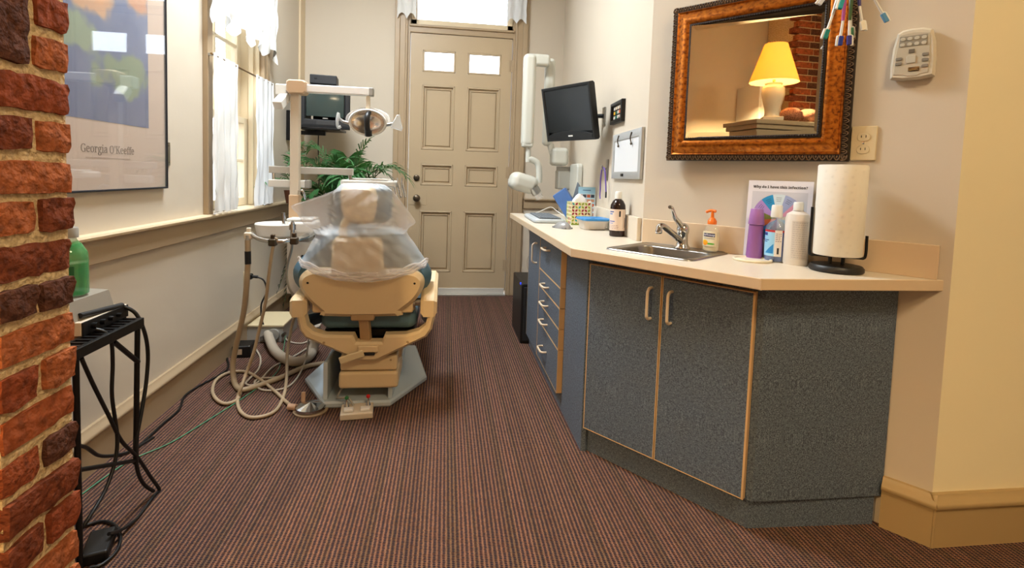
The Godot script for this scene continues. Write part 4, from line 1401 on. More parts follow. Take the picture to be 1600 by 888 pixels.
	obj("heading_panel", Mk.new().box(Vector3(0.0, 0.037, 0.0152), Vector3(0.066, 0.032, 0.002), 0.0008, 1), mat(Color(0.56, 0.54, 0.49), 0.5), t)
	var bm := mat(Color(0.74, 0.72, 0.66), 0.4)
	var dm := mat(Color(0.50, 0.48, 0.44), 0.5)
	for r in 2:
		for c in 4:
			obj("button", Mk.new().at(Vector3(-0.025 + c * 0.0167, 0.044 - r * 0.016, 0.0162)).prism(rrect(0.012, 0.010, 0.0045, 3), -0.001, 0.002, 0.0008), bm, t)
	for p in [[-0.031, -0.012], [-0.031, -0.026], [0.031, -0.005], [0.031, -0.021], [0.031, -0.038]]:
		obj("button", Mk.new().at(Vector3(p[0], p[1], 0.016)).prism(rrect(0.016, 0.009, 0.003, 3), -0.001, 0.002, 0.0008), dm, t)
	obj("button", Mk.new().at(Vector3(-0.002, -0.016, 0.016)).prism(rrect(0.022, 0.022, 0.003, 3), -0.001, 0.002, 0.0008), bm, t)
	obj("logo_plate", Mk.new().box(Vector3(-0.002, 0.008, 0.0165), Vector3(0.014, 0.011, 0.002), 0.0006, 1), mat(Color(0.40, 0.37, 0.32), 0.5), t)
	obj("display_window", Mk.new().box(Vector3(0.006, -0.045, 0.0165), Vector3(0.026, 0.012, 0.002), 0.0006, 1), mat(Color(0.15, 0.09, 0.07), 0.2), t)
	# --- film viewer
	t = thing("film_viewer", "steel framed white film viewing panel with two clips on the side wall", "viewer", on_right(0.262, 1.165, 0.002), RW_TURN)
	k_frame(t, 0.47, 0.222)
	# --- small framed picture of teeth
	t = thing("shade_frame", "small black picture frame with three rows of tiny coloured squares", "picture", on_right(0.45, 1.388, 0.001), RW_TURN)
	obj("frame", frame_loop(Mk.new(), 0.21, 0.108, [Vector2(0, 0), Vector2(0, 0.018), Vector2(0.003, 0.021), Vector2(0.016, 0.021), Vector2(0.018, 0.018), Vector2(0.018, 0.004)]), M.black, t)
	obj("mat_board", Mk.new().box(Vector3(0, 0, 0.007), Vector3(0.176, 0.074, 0.004)), M.black, t)
	var pal := [Color(0.85, 0.78, 0.68), Color(0.75, 0.16, 0.08), Color(0.92, 0.72, 0.15), Color(0.12, 0.45, 0.35), Color(0.86, 0.83, 0.78), Color(0.85, 0.35, 0.1)]
	for r in 3:
		for c in 4:
			var col: Color = pal[(c + 1 + r) % 6] if r == 1 else (pal[3] if r == 2 and c == 1 else pal[0 if (r + c) % 2 else 4])
			obj("sample", Mk.new().box(Vector3(-0.053 + c * 0.035, 0.023 - r * 0.023, 0.0105), Vector3(0.024, 0.015, 0.004), 0.001, 1), mat(col, 0.35), t)
	# --- hook and purple cord
	t = thing("wall_clip", "small steel clip bracket on the wall left of the film viewer", "bracket", on_right(0.64, 1.10, 0.0), RW_TURN)
	obj("plate", Mk.new().box(Vector3(0, 0, 0.004), Vector3(0.034, 0.115, 0.006), 0.002), M.steel, t)
	obj("hook", Mk.new().tube([Vector3(0, 0.01, 0.006), Vector3(0, 0.0, 0.022), Vector3(0, 0.012, 0.032), Vector3(0, 0.024, 0.03)], 0.004, 8), M.steel, t)
	t = thing("purple_cord", "purple looped cord with a dark tip hanging from the steel wall clip", "cord", on_right(0.64, 1.10, 0.018), RW_TURN)
	obj("cord", Mk.new().tube([Vector3(-0.075, -0.115, 0.0), Vector3(-0.062, -0.05, 0.004), Vector3(-0.035, 0.0, 0.006), Vector3(0.0, 0.012, 0.008), Vector3(0.03, 0.0, 0.006), Vector3(0.05, -0.05, 0.004), Vector3(0.056, -0.12, 0.0)], 0.0038, 8), mat(Color(0.40, 0.30, 0.66), 0.5), t)
	obj("tip", Mk.new().rod(Vector3(0.056, -0.118, 0), Vector3(0.057, -0.15, 0), 0.0045), M.charcoal, t)
	obj("loose_end", Mk.new().tube([Vector3(-0.075, -0.115, 0.0), Vector3(-0.078, -0.14, 0.0), Vector3(-0.07, -0.16, 0.0)], 0.0035, 8), mat(Color(0.40, 0.30, 0.66), 0.5), t)
	# --- monitor on its wall arm
	t = thing("computer_monitor", "black flat computer monitor tilted down on a wall arm", "monitor", Vector3(0.656, 1.405, -2.78), 0)
	t.basis = Basis(Vector3.UP, -1.04) * Basis(Vector3.RIGHT, 0.21) * Basis(Vector3.BACK, 0.0)
	obj("bezel", frame_loop(Mk.new(), 0.378, 0.302, [Vector2(0, -0.02), Vector2(0, 0.006), Vector2(0.003, 0.010), Vector2(0.015, 0.009), Vector2(0.018, 0.004)]), M.black, t)
	obj("housing", Mk.new().box(Vector3(0, 0, -0.022), Vector3(0.375, 0.299, 0.03), 0.01).box(Vector3(0, 0, -0.045), Vector3(0.25, 0.2, 0.03), 0.012), M.black, t)
	obj("screen", Mk.new().box(Vector3(0, 0.018, 0.0), Vector3(0.349, 0.238, 0.008)), mat(Color(0.055, 0.065, 0.07), 0.22), t)
	var chin := PackedVector2Array([Vector2(-0.172, -0.14), Vector2(0.172, -0.14), Vector2(0.172, -0.118), Vector2(0.12, -0.104), Vector2(0.06, -0.097), Vector2(0, -0.095), Vector2(-0.06, -0.097), Vector2(-0.12, -0.104), Vector2(-0.172, -0.118)])
	obj("lower_bezel", Mk.new().prism(chin, 0.0, 0.010, 0.002), mat(Color(0.08, 0.085, 0.09), 0.3), t)
	obj("logo_badge", Mk.new().box(Vector3(0.01, -0.124, 0.0105), Vector3(0.034, 0.008, 0.002), 0.0006, 1), M.white, t)
	t = thing("monitor_arm", "short dark metal wall arm behind the tilted monitor", "wall arm", on_right(0.76, 1.405, 0.0), RW_TURN)
	obj("wall_plate", Mk.new().box(Vector3(0, 0, 0.006), Vector3(0.05, 0.10, 0.01), 0.003), M.steel, t)
	obj("arm_link", Mk.new().rod(Vector3(0, 0, 0.01), Vector3(-0.03, 0.0, 0.075), 0.012).rod(Vector3(-0.03, 0, 0.075), Vector3(0.034, 0.014, 0.195), 0.012), M.blackmetal, t)
	obj("swivel", Mk.new().rod(Vector3(-0.03, -0.03, 0.075), Vector3(-0.03, 0.03, 0.075), 0.016), M.blackmetal, t)
	toothbrushes()

func outlet(t: Node3D) -> void:
	obj("plate", Mk.new().prism(rrect(0.070, 0.108, 0.003, 2), -0.0025, 0.004, 0.0025), M.ivory, t)
	for s in [-1, 1]:
		var r := obj("receptacle", Mk.new().at(Vector3(0, s * 0.0195, 0.004)).prism(rrect(0.034, 0.026, 0.012, 4), -0.001, 0.002, 0.0006), M.ivory, t)
		obj("slot", Mk.new().box(Vector3(0.006, s * 0.0195 + 0.002, 0.0062), Vector3(0.002, 0.008, 0.0008)), M.charcoal, r)
		obj("slot", Mk.new().box(Vector3(-0.006, s * 0.0195 + 0.002, 0.0062), Vector3(0.002, 0.007, 0.0008)), M.charcoal, r)
	obj("screw", Mk.new().at(Vector3(0, 0, 0.004), Basis(Vector3.RIGHT, PI / 2)).lathe([Vector2(0.003, 0), Vector2(0.002, 0.001), Vector2(0, 0.0012)], 10), M.steel, t)

func k_frame(t: Node3D, w: float, h: float) -> void:
	obj("frame", frame_loop(Mk.new(), w, h, [Vector2(0, 0), Vector2(0, 0.012), Vector2(0.002, 0.014), Vector2(0.034, 0.014), Vector2(0.035, 0.009)]), mat(Color(0.74, 0.75, 0.75), 0.4, 0.35), t)
	var sm := mat(Color(0.86, 0.87, 0.88), 0.5)
	obj("screen", Mk.new().box(Vector3(0, 0.0, 0.006), Vector3(w - 0.06, h - 0.06, 0.008)), sm, t)
	for s in [-0.115, 0.10]:
		obj("film_clip", Mk.new().tube([Vector3(s, h / 2 - 0.01, 0.016), Vector3(s - 0.006, h / 2 - 0.035, 0.02), Vector3(s, h / 2 - 0.06, 0.016)], 0.003, 6).ball(Vector3(s, h / 2 - 0.062, 0.017), Vector3(0.007, 0.007, 0.005), 10), M.pewter, t)
	obj("switch", Mk.new().box(Vector3(-0.03, -h / 2 + 0.018, 0.016), Vector3(0.03, 0.014, 0.008), 0.002), M.black, t)

func toothbrushes() -> void:
	# a hanging bunch, heads down, tied to a cord from the ceiling
	var c := on_angle(0.748, 1.515, 0.25)
	var cord := thing("hanging_cord", "thin cord from the ceiling holding the bunch of toothbrushes", "cord", c + Vector3(0, 0.16, 0))
	obj("cord", Mk.new().rod(Vector3(0, 1.30, 0), Vector3(0, 0.0, 0), 0.002, 6), M.white, cord)
	obj("ring", Mk.new().tube([Vector3(0.012, 0, 0), Vector3(0, 0, 0.012), Vector3(-0.012, 0, 0), Vector3(0, 0, -0.012), Vector3(0.012, 0, 0)], 0.002, 6), M.steel, cord)
	# x shift of the head along the view, head height, handle colour, bristle colours, label
	var specs := [
		[-0.076, 0.034, -0.01, Color(0.09, 0.20, 0.55), Color(0.85, 0.88, 0.92), "thick dark blue handled toothbrush at the left of the hanging bunch"],
		[-0.068, -0.070, 0.02, Color(0.90, 0.90, 0.88), Color(0.10, 0.52, 0.50), "white toothbrush with teal bristles hanging lowest at the left"],
		[-0.040, 0.006, 0.03, Color(0.86, 0.90, 0.92), Color(0.15, 0.62, 0.66), "white toothbrush with turquoise bristles crossing the front of the bunch"],
		[-0.022, -0.085, 0.0, Color(0.70, 0.32, 0.62), Color(0.16, 0.24, 0.60), "pink and white toothbrush with navy striped bristles"],
		[0.010, -0.088, 0.015, Color(0.20, 0.34, 0.14), Color(0.22, 0.20, 0.50), "dark green toothbrush with purple bristles hanging in the middle"],
		[0.026, -0.058, -0.015, Color(0.88, 0.88, 0.84), Color(0.30, 0.56, 0.44), "white toothbrush with sea green bristles right of the middle"],
		[0.040, -0.050, 0.02, Color(0.22, 0.20, 0.46), Color(0.92, 0.90, 0.84), "navy gripped toothbrush with cream bristles and a pale neck"],
		[0.104, -0.020, 0.0, Color(0.10, 0.42, 0.20), Color(0.35, 0.58, 0.76), "green handled toothbrush swinging out to the right of the bunch"]]
	for s in specs:
		var t := thing("toothbrush", s[5], "toothbrush", c + Vector3(0, 0.16, 0), 0.0, "toothbrushes in the hanging bunch")
		var side := Vector3(0.95, 0, 0.3)
		var head: Vector3 = side * s[0] + Vector3(0, s[1] - 0.16 + 0.02, 0) + Vector3(-0.3, 0, 0.95) * s[2]
		var top := Vector3(s[0] * 0.12, 0.0, s[2] * 0.3)
		var dirn := (head - top).normalized()
		var total := 0.185
		var a := head - dirn * total
		var mid := a + dirn * total * 0.66 + side * (0.006 if s[0] < 0 else -0.006)
		obj("handle", Mk.new().tube([a, a + dirn * 0.03, mid], 0.0052, 8, true, 0.0042), mat(s[3], 0.35), t)
		obj("neck", Mk.new().tube([mid - dirn * 0.004, mid + dirn * 0.045, head - dirn * 0.02, head + dirn * 0.006], 0.0034, 8, true, 0.0042), M.white, t)
		var out := side.cross(dirn).normalized()
		if out.z < 0:
			out = -out
		var bb := Mk.new()
		bb.x = Transform3D(Basis(dirn.cross(out).normalized(), dirn, out).orthonormalized(), head - dirn * 0.008)
		var wh := obj("bristles", bb.box(Vector3(0.0075 * (1 if s[0] > 0 else -1), 0, 0.002), Vector3(0.011, 0.026, 0.010), 0.002, 1), mat(s[4], 0.8), t)

# ---------------------------------------------------------------- television in the far corner
func television() -> void:
	var t := thing("television", "small black tube television on a wall bracket in the far corner", "television", Vector3(-0.90, 1.355, -3.98), 0.22)
	obj("front", frame_loop(Mk.new().at(Vector3(0, 0.15, 0.10)), 0.345, 0.31, [Vector2(0, -0.06), Vector2(0, -0.006), Vector2(0.006, 0), Vector2(0.03, 0), Vector2(0.04, -0.012)]).box(Vector3(0, -0.125, -0.012), Vector3(0.32, 0.06, 0.022), 0.003), M.charcoal, t)
	var P := []
	for i in 4:
		var z: float = [0.05, 0.0, -0.10, -0.26][i]
		var s: float = [1.0, 1.0, 0.88, 0.6][i]
		var row := []
		for p in rrect(0.34 * s, 0.305 * s, 0.02, 3):
			row.append(Vector3(p.x, p.y + 0.15 + (0.0 if i < 2 else 0.01), z))
		P.append(row)
	obj("housing", Mk.new().grid(P, false, true, true).box(Vector3(0, 0.155, -0.25), Vector3(0.18, 0.16, 0.03), 0.008), M.black, t)
	var sc := Mk.new()
	P = []
	for i in 9:
		var row := []
		for j in 9:
			var u := i / 4.0 - 1.0
			var v := j / 4.0 - 1.0
			row.append(Vector3(u * 0.128, 0.178 + v * 0.098, 0.096 - 0.010 * (u * u + v * v)))
		P.append(row)
	obj("screen", sc.grid(P), mat(Color(0.22, 0.27, 0.26), 0.15), t)
	obj("control_panel", Mk.new().box(Vector3(0.0, 0.032, 0.101), Vector3(0.12, 0.026, 0.004), 0.001, 1), mat(Color(0.2, 0.21, 0.22), 0.35), t)
	obj("logo_badge", Mk.new().box(Vector3(0.0, 0.066, 0.101), Vector3(0.034, 0.007, 0.002), 0.0006, 1), M.grey, t)
	t = thing("cable_box", "flat black box lying on top of the small television", "box", Vector3(-0.905, 1.668, -3.97), 0.10)
	obj("case", Mk.new().box(Vector3(0, 0.033, 0), Vector3(0.185, 0.066, 0.15), 0.006), M.charcoal, t)
	obj("front_strip", Mk.new().box(Vector3(-0.05, 0.04, 0.0755), Vector3(0.02, 0.014, 0.003), 0.001, 1), M.black, t)
	t = thing("television_bracket", "black steel wall bracket carrying the small television", "bracket", Vector3(-1.16, 1.27, -4.0))
	obj("upright", Mk.new().box(Vector3(0.0, 0.10, 0.0), Vector3(0.035, 0.22, 0.03), 0.003), M.blackmetal, t)
	obj("arm", Mk.new().bar(Vector3(0.01, 0.05, 0), Vector3(0.26, 0.05, 0.0), 0.035, 0.03, 0.003), M.blackmetal, t)
	obj("tray", Mk.new().box(Vector3(0.25, 0.074, 0.02), Vector3(0.28, 0.015, 0.24), 0.003), M.blackmetal, t)
	t = thing("cord", "black cord dangling down the wall below the television", "cord", Vector3(-1.0, 0.9, -4.2))
	obj("cord", Mk.new().tube([Vector3(0.02, 0.42, 0.08), Vector3(0.0, 0.3, 0.0), Vector3(0.006, 0.1, -0.02), Vector3(-0.005, -0.1, 0.0), Vector3(0.0, -0.30, 0.0)], 0.004, 6), M.black, t)

# ---------------------------------------------------------------- plants
func frond(t: Node3D, a: Vector3, b: Vector3, lift: float, n: int, ll: float, m: Material, stem: Material, sd: int) -> void:
	var r := RandomNumberGenerator.new()
	r.seed = sd
	var mid := Vector3(lerpf(a.x, b.x, 0.3), b.y + lift, lerpf(a.z, b.z, 0.3))
	var pts := []
	for i in n + 1:
		var u := float(i) / n
		pts.append(a.lerp(mid, u).lerp(mid.lerp(b, u), u))
	var f := obj("frond", Mk.new().tube(pts, 0.0045, 6, false, 0.0015), stem, t)
	var k := Mk.new()
	for i in range(int(n * 0.28), n + 1):
		var u := float(i) / n
		var d: Vector3 = (pts[mini(i + 1, n)] - pts[maxi(i - 1, 0)]).normalized()
		var sd2 := d.cross(Vector3.UP).normalized()
		var upv := sd2.cross(d).normalized()
		var l := ll * (0.55 + 0.6 * sin(PI * clampf(u * 0.95, 0, 1))) * r.randf_range(0.85, 1.1)
		for s in [-1, 1]:
			var o: Vector3 = (sd2 * s * 0.82 + d * 0.62 + upv * r.randf_range(0.0, 0.3)).normalized()
			if i == n:
				o = (d + sd2 * s * 0.3).normalized()
			var wv := o.cross(upv).normalized() * ll * 0.052
			var p0: Vector3 = pts[i]
			var p1 := p0 + o * l * 0.4 + upv * 0.006
			var p2 := p0 + o * l * 0.75 + Vector3.DOWN * l * 0.08
			var p3 := p0 + o * l + Vector3.DOWN * l * 0.26
			var nn := upv
			var dip := upv * -0.003
			k.tri(p0, p1 + wv + dip, p1, nn, (nn + wv * 30).normalized(), nn)
			k.tri(p0, p1, p1 - wv + dip, nn, nn, (nn - wv * 30).normalized())
			k.tri(p1, p1 + wv + dip, p2 + wv * 0.7, nn, nn, nn)
			k.tri(p1, p2 + wv * 0.7, p2, nn, nn, nn)
			k.tri(p1, p2, p2 - wv * 0.7, nn, nn, nn)
			k.tri(p1, p2 - wv * 0.7, p1 - wv + dip, nn, nn, nn)
			k.tri(p2, p2 + wv * 0.7, p3, nn, nn, nn)
			k.tri(p2, p3, p2 - wv * 0.7, nn, nn, nn)
	obj("leaflets", k, m, f).set_meta("kind", "stuff")

func plants() -> void:
	var gm := mat(Color(0.19, 0.36, 0.19), 0.45)
	gm.backlight_enabled = true
	gm.backlight = Color(0.18, 0.30, 0.10)
	var g2 := mat(Color(0.26, 0.44, 0.26), 0.45)
	g2.backlight_enabled = true
	g2.backlight = Color(0.2, 0.34, 0.12)
	var stem := mat(Color(0.34, 0.42, 0.20), 0.6)
	var potm := mat(Color(0.42, 0.25, 0.17), 0.7)
	var t := thing("potted_palm", "green parlour palm in a brown pot in the far corner behind the tray", "plant", Vector3(-0.72, 0, -3.85))
	var prof := [Vector2(0, 0), Vector2(0.11, 0), Vector2(0.115, 0.01), Vector2(0.15, 0.26), Vector2(0.16, 0.265), Vector2(0.16, 0.30), Vector2(0.145, 0.30), Vector2(0.14, 0.27), Vector2(0, 0.265)]
	obj("pot", Mk.new().lathe(prof, 28), potm, t)
	obj("soil", Mk.new().lathe([Vector2(0.14, 0.268), Vector2(0, 0.285)], 20), mat(Color(0.12, 0.08, 0.05), 0.95), t)
	var tips := [[-0.25, 1.19, 0.0, 0.10], [0.14, 1.25, 0.0, -0.12], [0.02, 1.14, 0.05, 0.04], [-0.10, 1.10, 0.05, 0.10], [0.27, 1.05, 0.06, 0.12], [0.42, 1.03, 0.08, 0.24], [-0.29, 1.02, 0.08, 0.14], [-0.27, 0.92, 0.15, 0.14], [0.22, 0.94, 0.18, 0.16], [-0.20, 0.88, 0.22, 0.16], [0.02, 1.00, 0.22, 0.12], [0.16, 0.84, 0.28, 0.18], [-0.12, 0.98, -0.16, 0.12], [-0.28, 0.80, 0.12, 0.20], [0.32, 0.84, 0.05, 0.20], [-0.29, 1.10, -0.05, 0.06], [0.10, 1.06, 0.14, 0.10], [-0.05, 1.03, 0.18, 0.12]]
	for i in tips.size():
		var q: Array = tips[i]
		frond(t, Vector3(q[0] * 0.06, 0.28, q[2] * 0.1), Vector3(q[0], q[1], q[2]), q[3], 30, 0.18, gm if i % 2 else g2, stem, i)
	# a second plant sits below the basin
	t = thing("potted_fern", "dark drooping fern in a low pot below the basin at the left wall", "plant", Vector3(-0.97, 0, -3.78))
	obj("stand", Mk.new().lathe([Vector2(0.12, 0), Vector2(0.12, 0.02), Vector2(0.03, 0.04), Vector2(0.03, 0.36), Vector2(0.10, 0.38), Vector2(0.10, 0.40), Vector2(0, 0.40)], 20), mat(Color(0.2, 0.15, 0.11), 0.6), t)
	obj("pot", Mk.new().at(Vector3(0, 0.40, 0)).lathe([Vector2(0, 0), Vector2(0.07, 0), Vector2(0.10, 0.15), Vector2(0.105, 0.17), Vector2(0.09, 0.17), Vector2(0, 0.15)], 20), potm, t)
	var dg := mat(Color(0.08, 0.17, 0.09), 0.55)
	for i in 26:
		var a := TAU * i / 26 + 0.2
		var rr := 0.08 + 0.035 * (i % 4)
		frond(t, Vector3(cos(a) * 0.03, 0.55, sin(a) * 0.03), Vector3(cos(a) * rr, 0.12 + 0.08 * (i % 5), sin(a) * rr), 0.42 - 0.06 * (i % 5), 18, 0.085, dg, stem, 50 + i)
	# a third stands in the window corner
	t = thing("window_plant", "leafy green plant beside the far edge of the left window", "plant", Vector3(-1.05, 0.81, -3.72))
	obj("pot", Mk.new().lathe([Vector2(0, 0), Vector2(0.045, 0), Vector2(0.06, 0.09), Vector2(0.055, 0.09), Vector2(0, 0.08)], 20), potm, t)
	for q in [[-0.09, 0.22, 0.18, 0.05], [0.0, 0.30, 0.05, 0.05], [0.03, 0.40, -0.04, 0.04], [0.06, 0.28, 0.0, 0.08], [-0.10, 0.14, 0.34, 0.08], [0.0, 0.34, -0.1, 0.04]]:
		frond(t, Vector3(0, 0.07, 0), Vector3(q[0], q[1], q[2]), q[3], 14, 0.085, g2, stem, 80 + int(q[1] * 100))

# ---------------------------------------------------------------- x-ray unit
func xray() -> void:
	var xm := mat(Color(0.78, 0.78, 0.74), 0.35)
	var xg := mat(Color(0.66, 0.65, 0.61), 0.4)
	var t := thing("dental_xray_unit", "pale grey dental x-ray unit with a double folding arm and rounded tube head", "x-ray unit", Vector3(0.86, 1.17, -3.72))
	# positions relative to the wall box
	var k := Mk.new()
	k.box(Vector3(-0.05, 0.03, 0.05), Vector3(0.12, 0.13, 0.14), 0.03, 3)
	obj("wall_box", k, xm, t)
	obj("lower_box", Mk.new().box(Vector3(0.0, -0.135, 0.02), Vector3(0.11, 0.14, 0.12), 0.012), xg, t)
	obj("seam", Mk.new().box(Vector3(0.0, -0.055, 0.025), Vector3(0.10, 0.03, 0.10), 0.004), M.grey, t)
	obj("post", Mk.new().rod(Vector3(0.02, -0.379, 0.0), Vector3(0.02, -0.19, 0.0), 0.022, 16).rod(Vector3(0.02, -0.379, 0.0), Vector3(0.02, -0.36, 0.0), 0.04, 16), xm, t)
	k = Mk.new().box(Vector3(-0.134, 0.422, 0.02), Vector3(0.076, 0.63, 0.07), 0.03, 3)
	k.rod(Vector3(-0.11, 0.12, 0.02), Vector3(-0.10, 0.05, 0.03), 0.026, 16, 0.018)
	obj("rear_arm", k, xm, t)
	obj("arm_joint", Mk.new().box(Vector3(-0.235, 0.70, 0.10), Vector3(0.17, 0.085, 0.06), 0.025, 3), xm, t)
	k = Mk.new().box(Vector3(-0.314, 0.398, 0.22), Vector3(0.088, 0.63, 0.08), 0.034, 3)
	k.box(Vector3(-0.314, 0.095, 0.22), Vector3(0.076, 0.03, 0.07), 0.012, 2)
	obj("front_arm", k, xm, t)
	k = Mk.new().rod(Vector3(-0.304, 0.09, 0.22), Vector3(-0.302, -0.02, 0.22), 0.019, 16)
	k.tube([Vector3(-0.302, 0.0, 0.22), Vector3(-0.27, -0.005, 0.22), Vector3(-0.235, -0.03, 0.22), Vector3(-0.222, -0.09, 0.22), Vector3(-0.222, -0.16, 0.22)], 0.022, 10)
	obj("yoke", k, xm, t)
	k = Mk.new()
	k.at(Vector3(-0.335, -0.165, 0.24), Basis(Vector3.UP, 0.2) * Basis(Vector3.BACK, -0.25))
	k.box(Vector3.ZERO, Vector3(0.20, 0.125, 0.13), 0.05, 4)
	obj("tube_head", k, xm, t)
	k = Mk.new().at(Vector3(-0.26, -0.205, 0.27), Basis(Vector3.BACK, 0.62) * Basis(Vector3.RIGHT, 0.2))
	k.lathe([Vector2(0.034, 0.02), Vector2(0.034, -0.03), Vector2(0.03, -0.034), Vector2(0, -0.034)], 24)
	obj("cone_collar", k, M.steel, t)
	k = Mk.new().at(Vector3(-0.26, -0.205, 0.27), Basis(Vector3.BACK, 0.62) * Basis(Vector3.RIGHT, 0.2))
	k.lathe([Vector2(0.028, -0.03), Vector2(0.028, -0.075), Vector2(0.025, -0.075), Vector2(0.025, -0.03)], 24)
	obj("cone", k, glass(Color(0.95, 0.95, 0.95), 0.2, 0.05), t)
	t = thing("xray_control_panel", "flat rounded cream control panel upright on the side wall above the worktop", "panel", on_right(1.45, 1.02, 0.022), RW_TURN)
	obj("housing", Mk.new().prism(rrect(0.30, 0.26, 0.03, 5), -0.02, 0.02, 0.008), xm, t)

# ---------------------------------------------------------------- dental chair, seen from behind
func chair() -> void:
	var o := Vector3(-0.345, 0, -2.6)          # its base; the parts below are given in room metres and moved back by o
	var t := thing("dental_chair", "cream and blue grey dental chair seen from behind on a grey octagonal base", "dental chair", o)
	var mk := func() -> Mk:
		var k := Mk.new()
		k.x.origin = -o
		return k
	# base plate and the channel walls on it
	var k: Mk = mk.call()
	var cx := -0.367
	var plan := []
	for p in [[-0.145, 0.325], [0.145, 0.325], [0.295, 0.04], [0.215, -0.43], [-0.215, -0.43], [-0.295, 0.04]]:
		plan.append(Vector2(cx + p[0], -2.6 + p[1]))
	k.slab(plan, 0.0, 0.03, 0.008)
	obj("base_plate", k, M.base_blue, t)
	k = mk.call()
	for s in [-1, 1]:
		k.slab([Vector2(cx + s * 0.132, -2.30), Vector2(cx + s * 0.15, -2.30), Vector2(cx + s * 0.162, -2.9), Vector2(cx + s * 0.142, -2.9)], 0.028, 0.20, 0.004)
		k.at(-o + Vector3(cx + s * 0.142, 0, 0), Basis(Vector3.UP, PI / 2)).prism(PackedVector2Array([Vector2(2.31, 0.028), Vector2(2.31, 0.06), Vector2(2.45, 0.20), Vector2(2.86, 0.20), Vector2(2.9, 0.028)]), -0.006, 0.006)
		k.x = Transform3D(Basis(), -o)
	k.box(Vector3(cx, 0.11, -2.88), Vector3(0.29, 0.17, 0.05), 0.004)
	obj("base_channel", k, M.base_blue, t)
	k = mk.call()
	for s in [-1, 1]:
		k.bar(Vector3(-0.33 + s * 0.07, 0.12, -2.80), Vector3(-0.33 + s * 0.07, 0.34, -2.45), 0.05, 0.06, 0.01)
	k.box(Vector3(-0.33, 0.29, -2.50), Vector3(0.34, 0.10, 0.26), 0.01)
	obj("lift_arm", k, M.blackmetal, t)
	# cream motor housing with its lid seam
	k = mk.call()
	k.box(Vector3(-0.32, 0.122, -2.40), Vector3(0.258, 0.075, 0.24), 0.014, 3)
	obj("motor_housing", k, M.tan, t)
	k = mk.call()
	k.box(Vector3(-0.32, 0.198, -2.40), Vector3(0.248, 0.070, 0.225), 0.012, 3)
	k.box(Vector3(-0.445, 0.215, -2.44), Vector3(0.022, 0.045, 0.13), 0.006)
	k.box(Vector3(-0.195, 0.215, -2.44), Vector3(0.022, 0.045, 0.13), 0.006)
	var lid := obj("housing_lid", k, M.tan, t)
	for s in [-1, 1]:
		k = mk.call()
		k.x = Transform3D(Basis(Vector3.RIGHT, PI / 2), -o + Vector3(-0.32 + s * 0.095, 0.212, -2.2872))
		obj("screw", k.lathe([Vector2(0.005, 0), Vector2(0.004, 0.002), Vector2(0, 0.002)], 10), M.tan_dark, lid)
	# yoke: v-shaped cross member that carries the armrests
	k = mk.call()
	k.x.origin.z += -2.285
	var yoke := PackedVector2Array()
	for p in [[-0.622, 0.43], [-0.607, 0.36], [-0.585, 0.326], [-0.370, 0.226], [-0.350, 0.220], [-0.292, 0.220], [-0.272, 0.226], [-0.068, 0.326], [-0.046, 0.36], [-0.030, 0.43], [-0.062, 0.43], [-0.074, 0.378], [-0.104, 0.353], [-0.16, 0.337], [-0.250, 0.335], [-0.262, 0.305], [-0.372, 0.305], [-0.385, 0.335], [-0.505, 0.337], [-0.55, 0.352], [-0.578, 0.378], [-0.59, 0.43]]:
		yoke.append(Vector2(p[0], p[1]))
	k.prism(yoke, -0.035, 0.035, 0.010)
	var yk := obj("yoke", k, M.tan, t)
	for x in [-0.505, -0.150]:
		k = mk.call()
		k.x = Transform3D(Basis(Vector3.RIGHT, PI / 2), -o + Vector3(x, 0.305, -2.2495))
		obj("screw", k.lathe([Vector2(0.006, 0), Vector2(0.004, 0.002), Vector2(0, 0.002)], 10), M.tan_dark, yk)
	k = mk.call()
	obj("latch_plate", k.box(Vector3(-0.317, 0.278, -2.243), Vector3(0.088, 0.030, 0.012), 0.006), M.tan, yk)
	k = mk.call()
	obj("latch_slot", k.box(Vector3(-0.317, 0.255, -2.246), Vector3(0.055, 0.012, 0.01), 0.003), M.black, yk)
	k = mk.call()
	obj("release_lever", k.bar(Vector3(-0.435, 0.232, -2.228), Vector3(-0.335, 0.262, -2.238), 0.012, 0.032, 0.006), M.ivory, yk)
	# metal side rails under the seat
	for s in [-1, 1]:
		k = mk.call()
		var x0: float = -0.325 + s * 0.275
		k.bar(Vector3(x0, 0.385, -2.29), Vector3(-0.325 + s * 0.22, 0.335, -2.62), 0.008, 0.06, 0.003)
		obj("side_rail", k, M.steel, t)
	k = mk.call()
	k.box(Vector3(-0.325, 0.318, -2.55), Vector3(0.40, 0.035, 0.40), 0.005)
	obj("seat_pan", k, M.blackmetal, t)
	# armrests, sloping up away from the camera
	for s in [-1, 1]:
		k = mk.call()
		var prof := PackedVector2Array([Vector2(0, 0.418), Vector2(-0.002, 0.49), Vector2(-0.03, 0.505), Vector2(-0.10, 0.515 if s < 0 else 0.553), Vector2(-0.36, 0.522 if s < 0 else 0.557), Vector2(-0.385, 0.51), Vector2(-0.385, 0.47), Vector2(-0.15, 0.43)])
		var x1: float = -0.614 if s < 0 else -0.062
		k.x = Transform3D(Basis(Vector3.UP, -PI / 2), -o + Vector3(x1, 0, -2.245))
		k.prism(prof, -0.036, 0.036, 0.014)
		obj("armrest", k, M.tan, t)
		k = mk.call()
		k.rod(Vector3(x1, 0.47, -2.31), Vector3(-0.345 + s * 0.16, 0.47, -2.31), 0.018, 16)
		k.rod(Vector3(-0.345 + s * 0.222, 0.468, -2.30), Vector3(-0.345 + s * 0.205, 0.468, -2.30), 0.032, 20)
		obj("arm_pivot", k, M.steel, t)
	# seat cushion and leg rest, reaching away
	k = mk.call()
	k.box(Vector3(-0.325, 0.392, -2.60), Vector3(0.42, 0.095, 0.60), 0.04, 4)
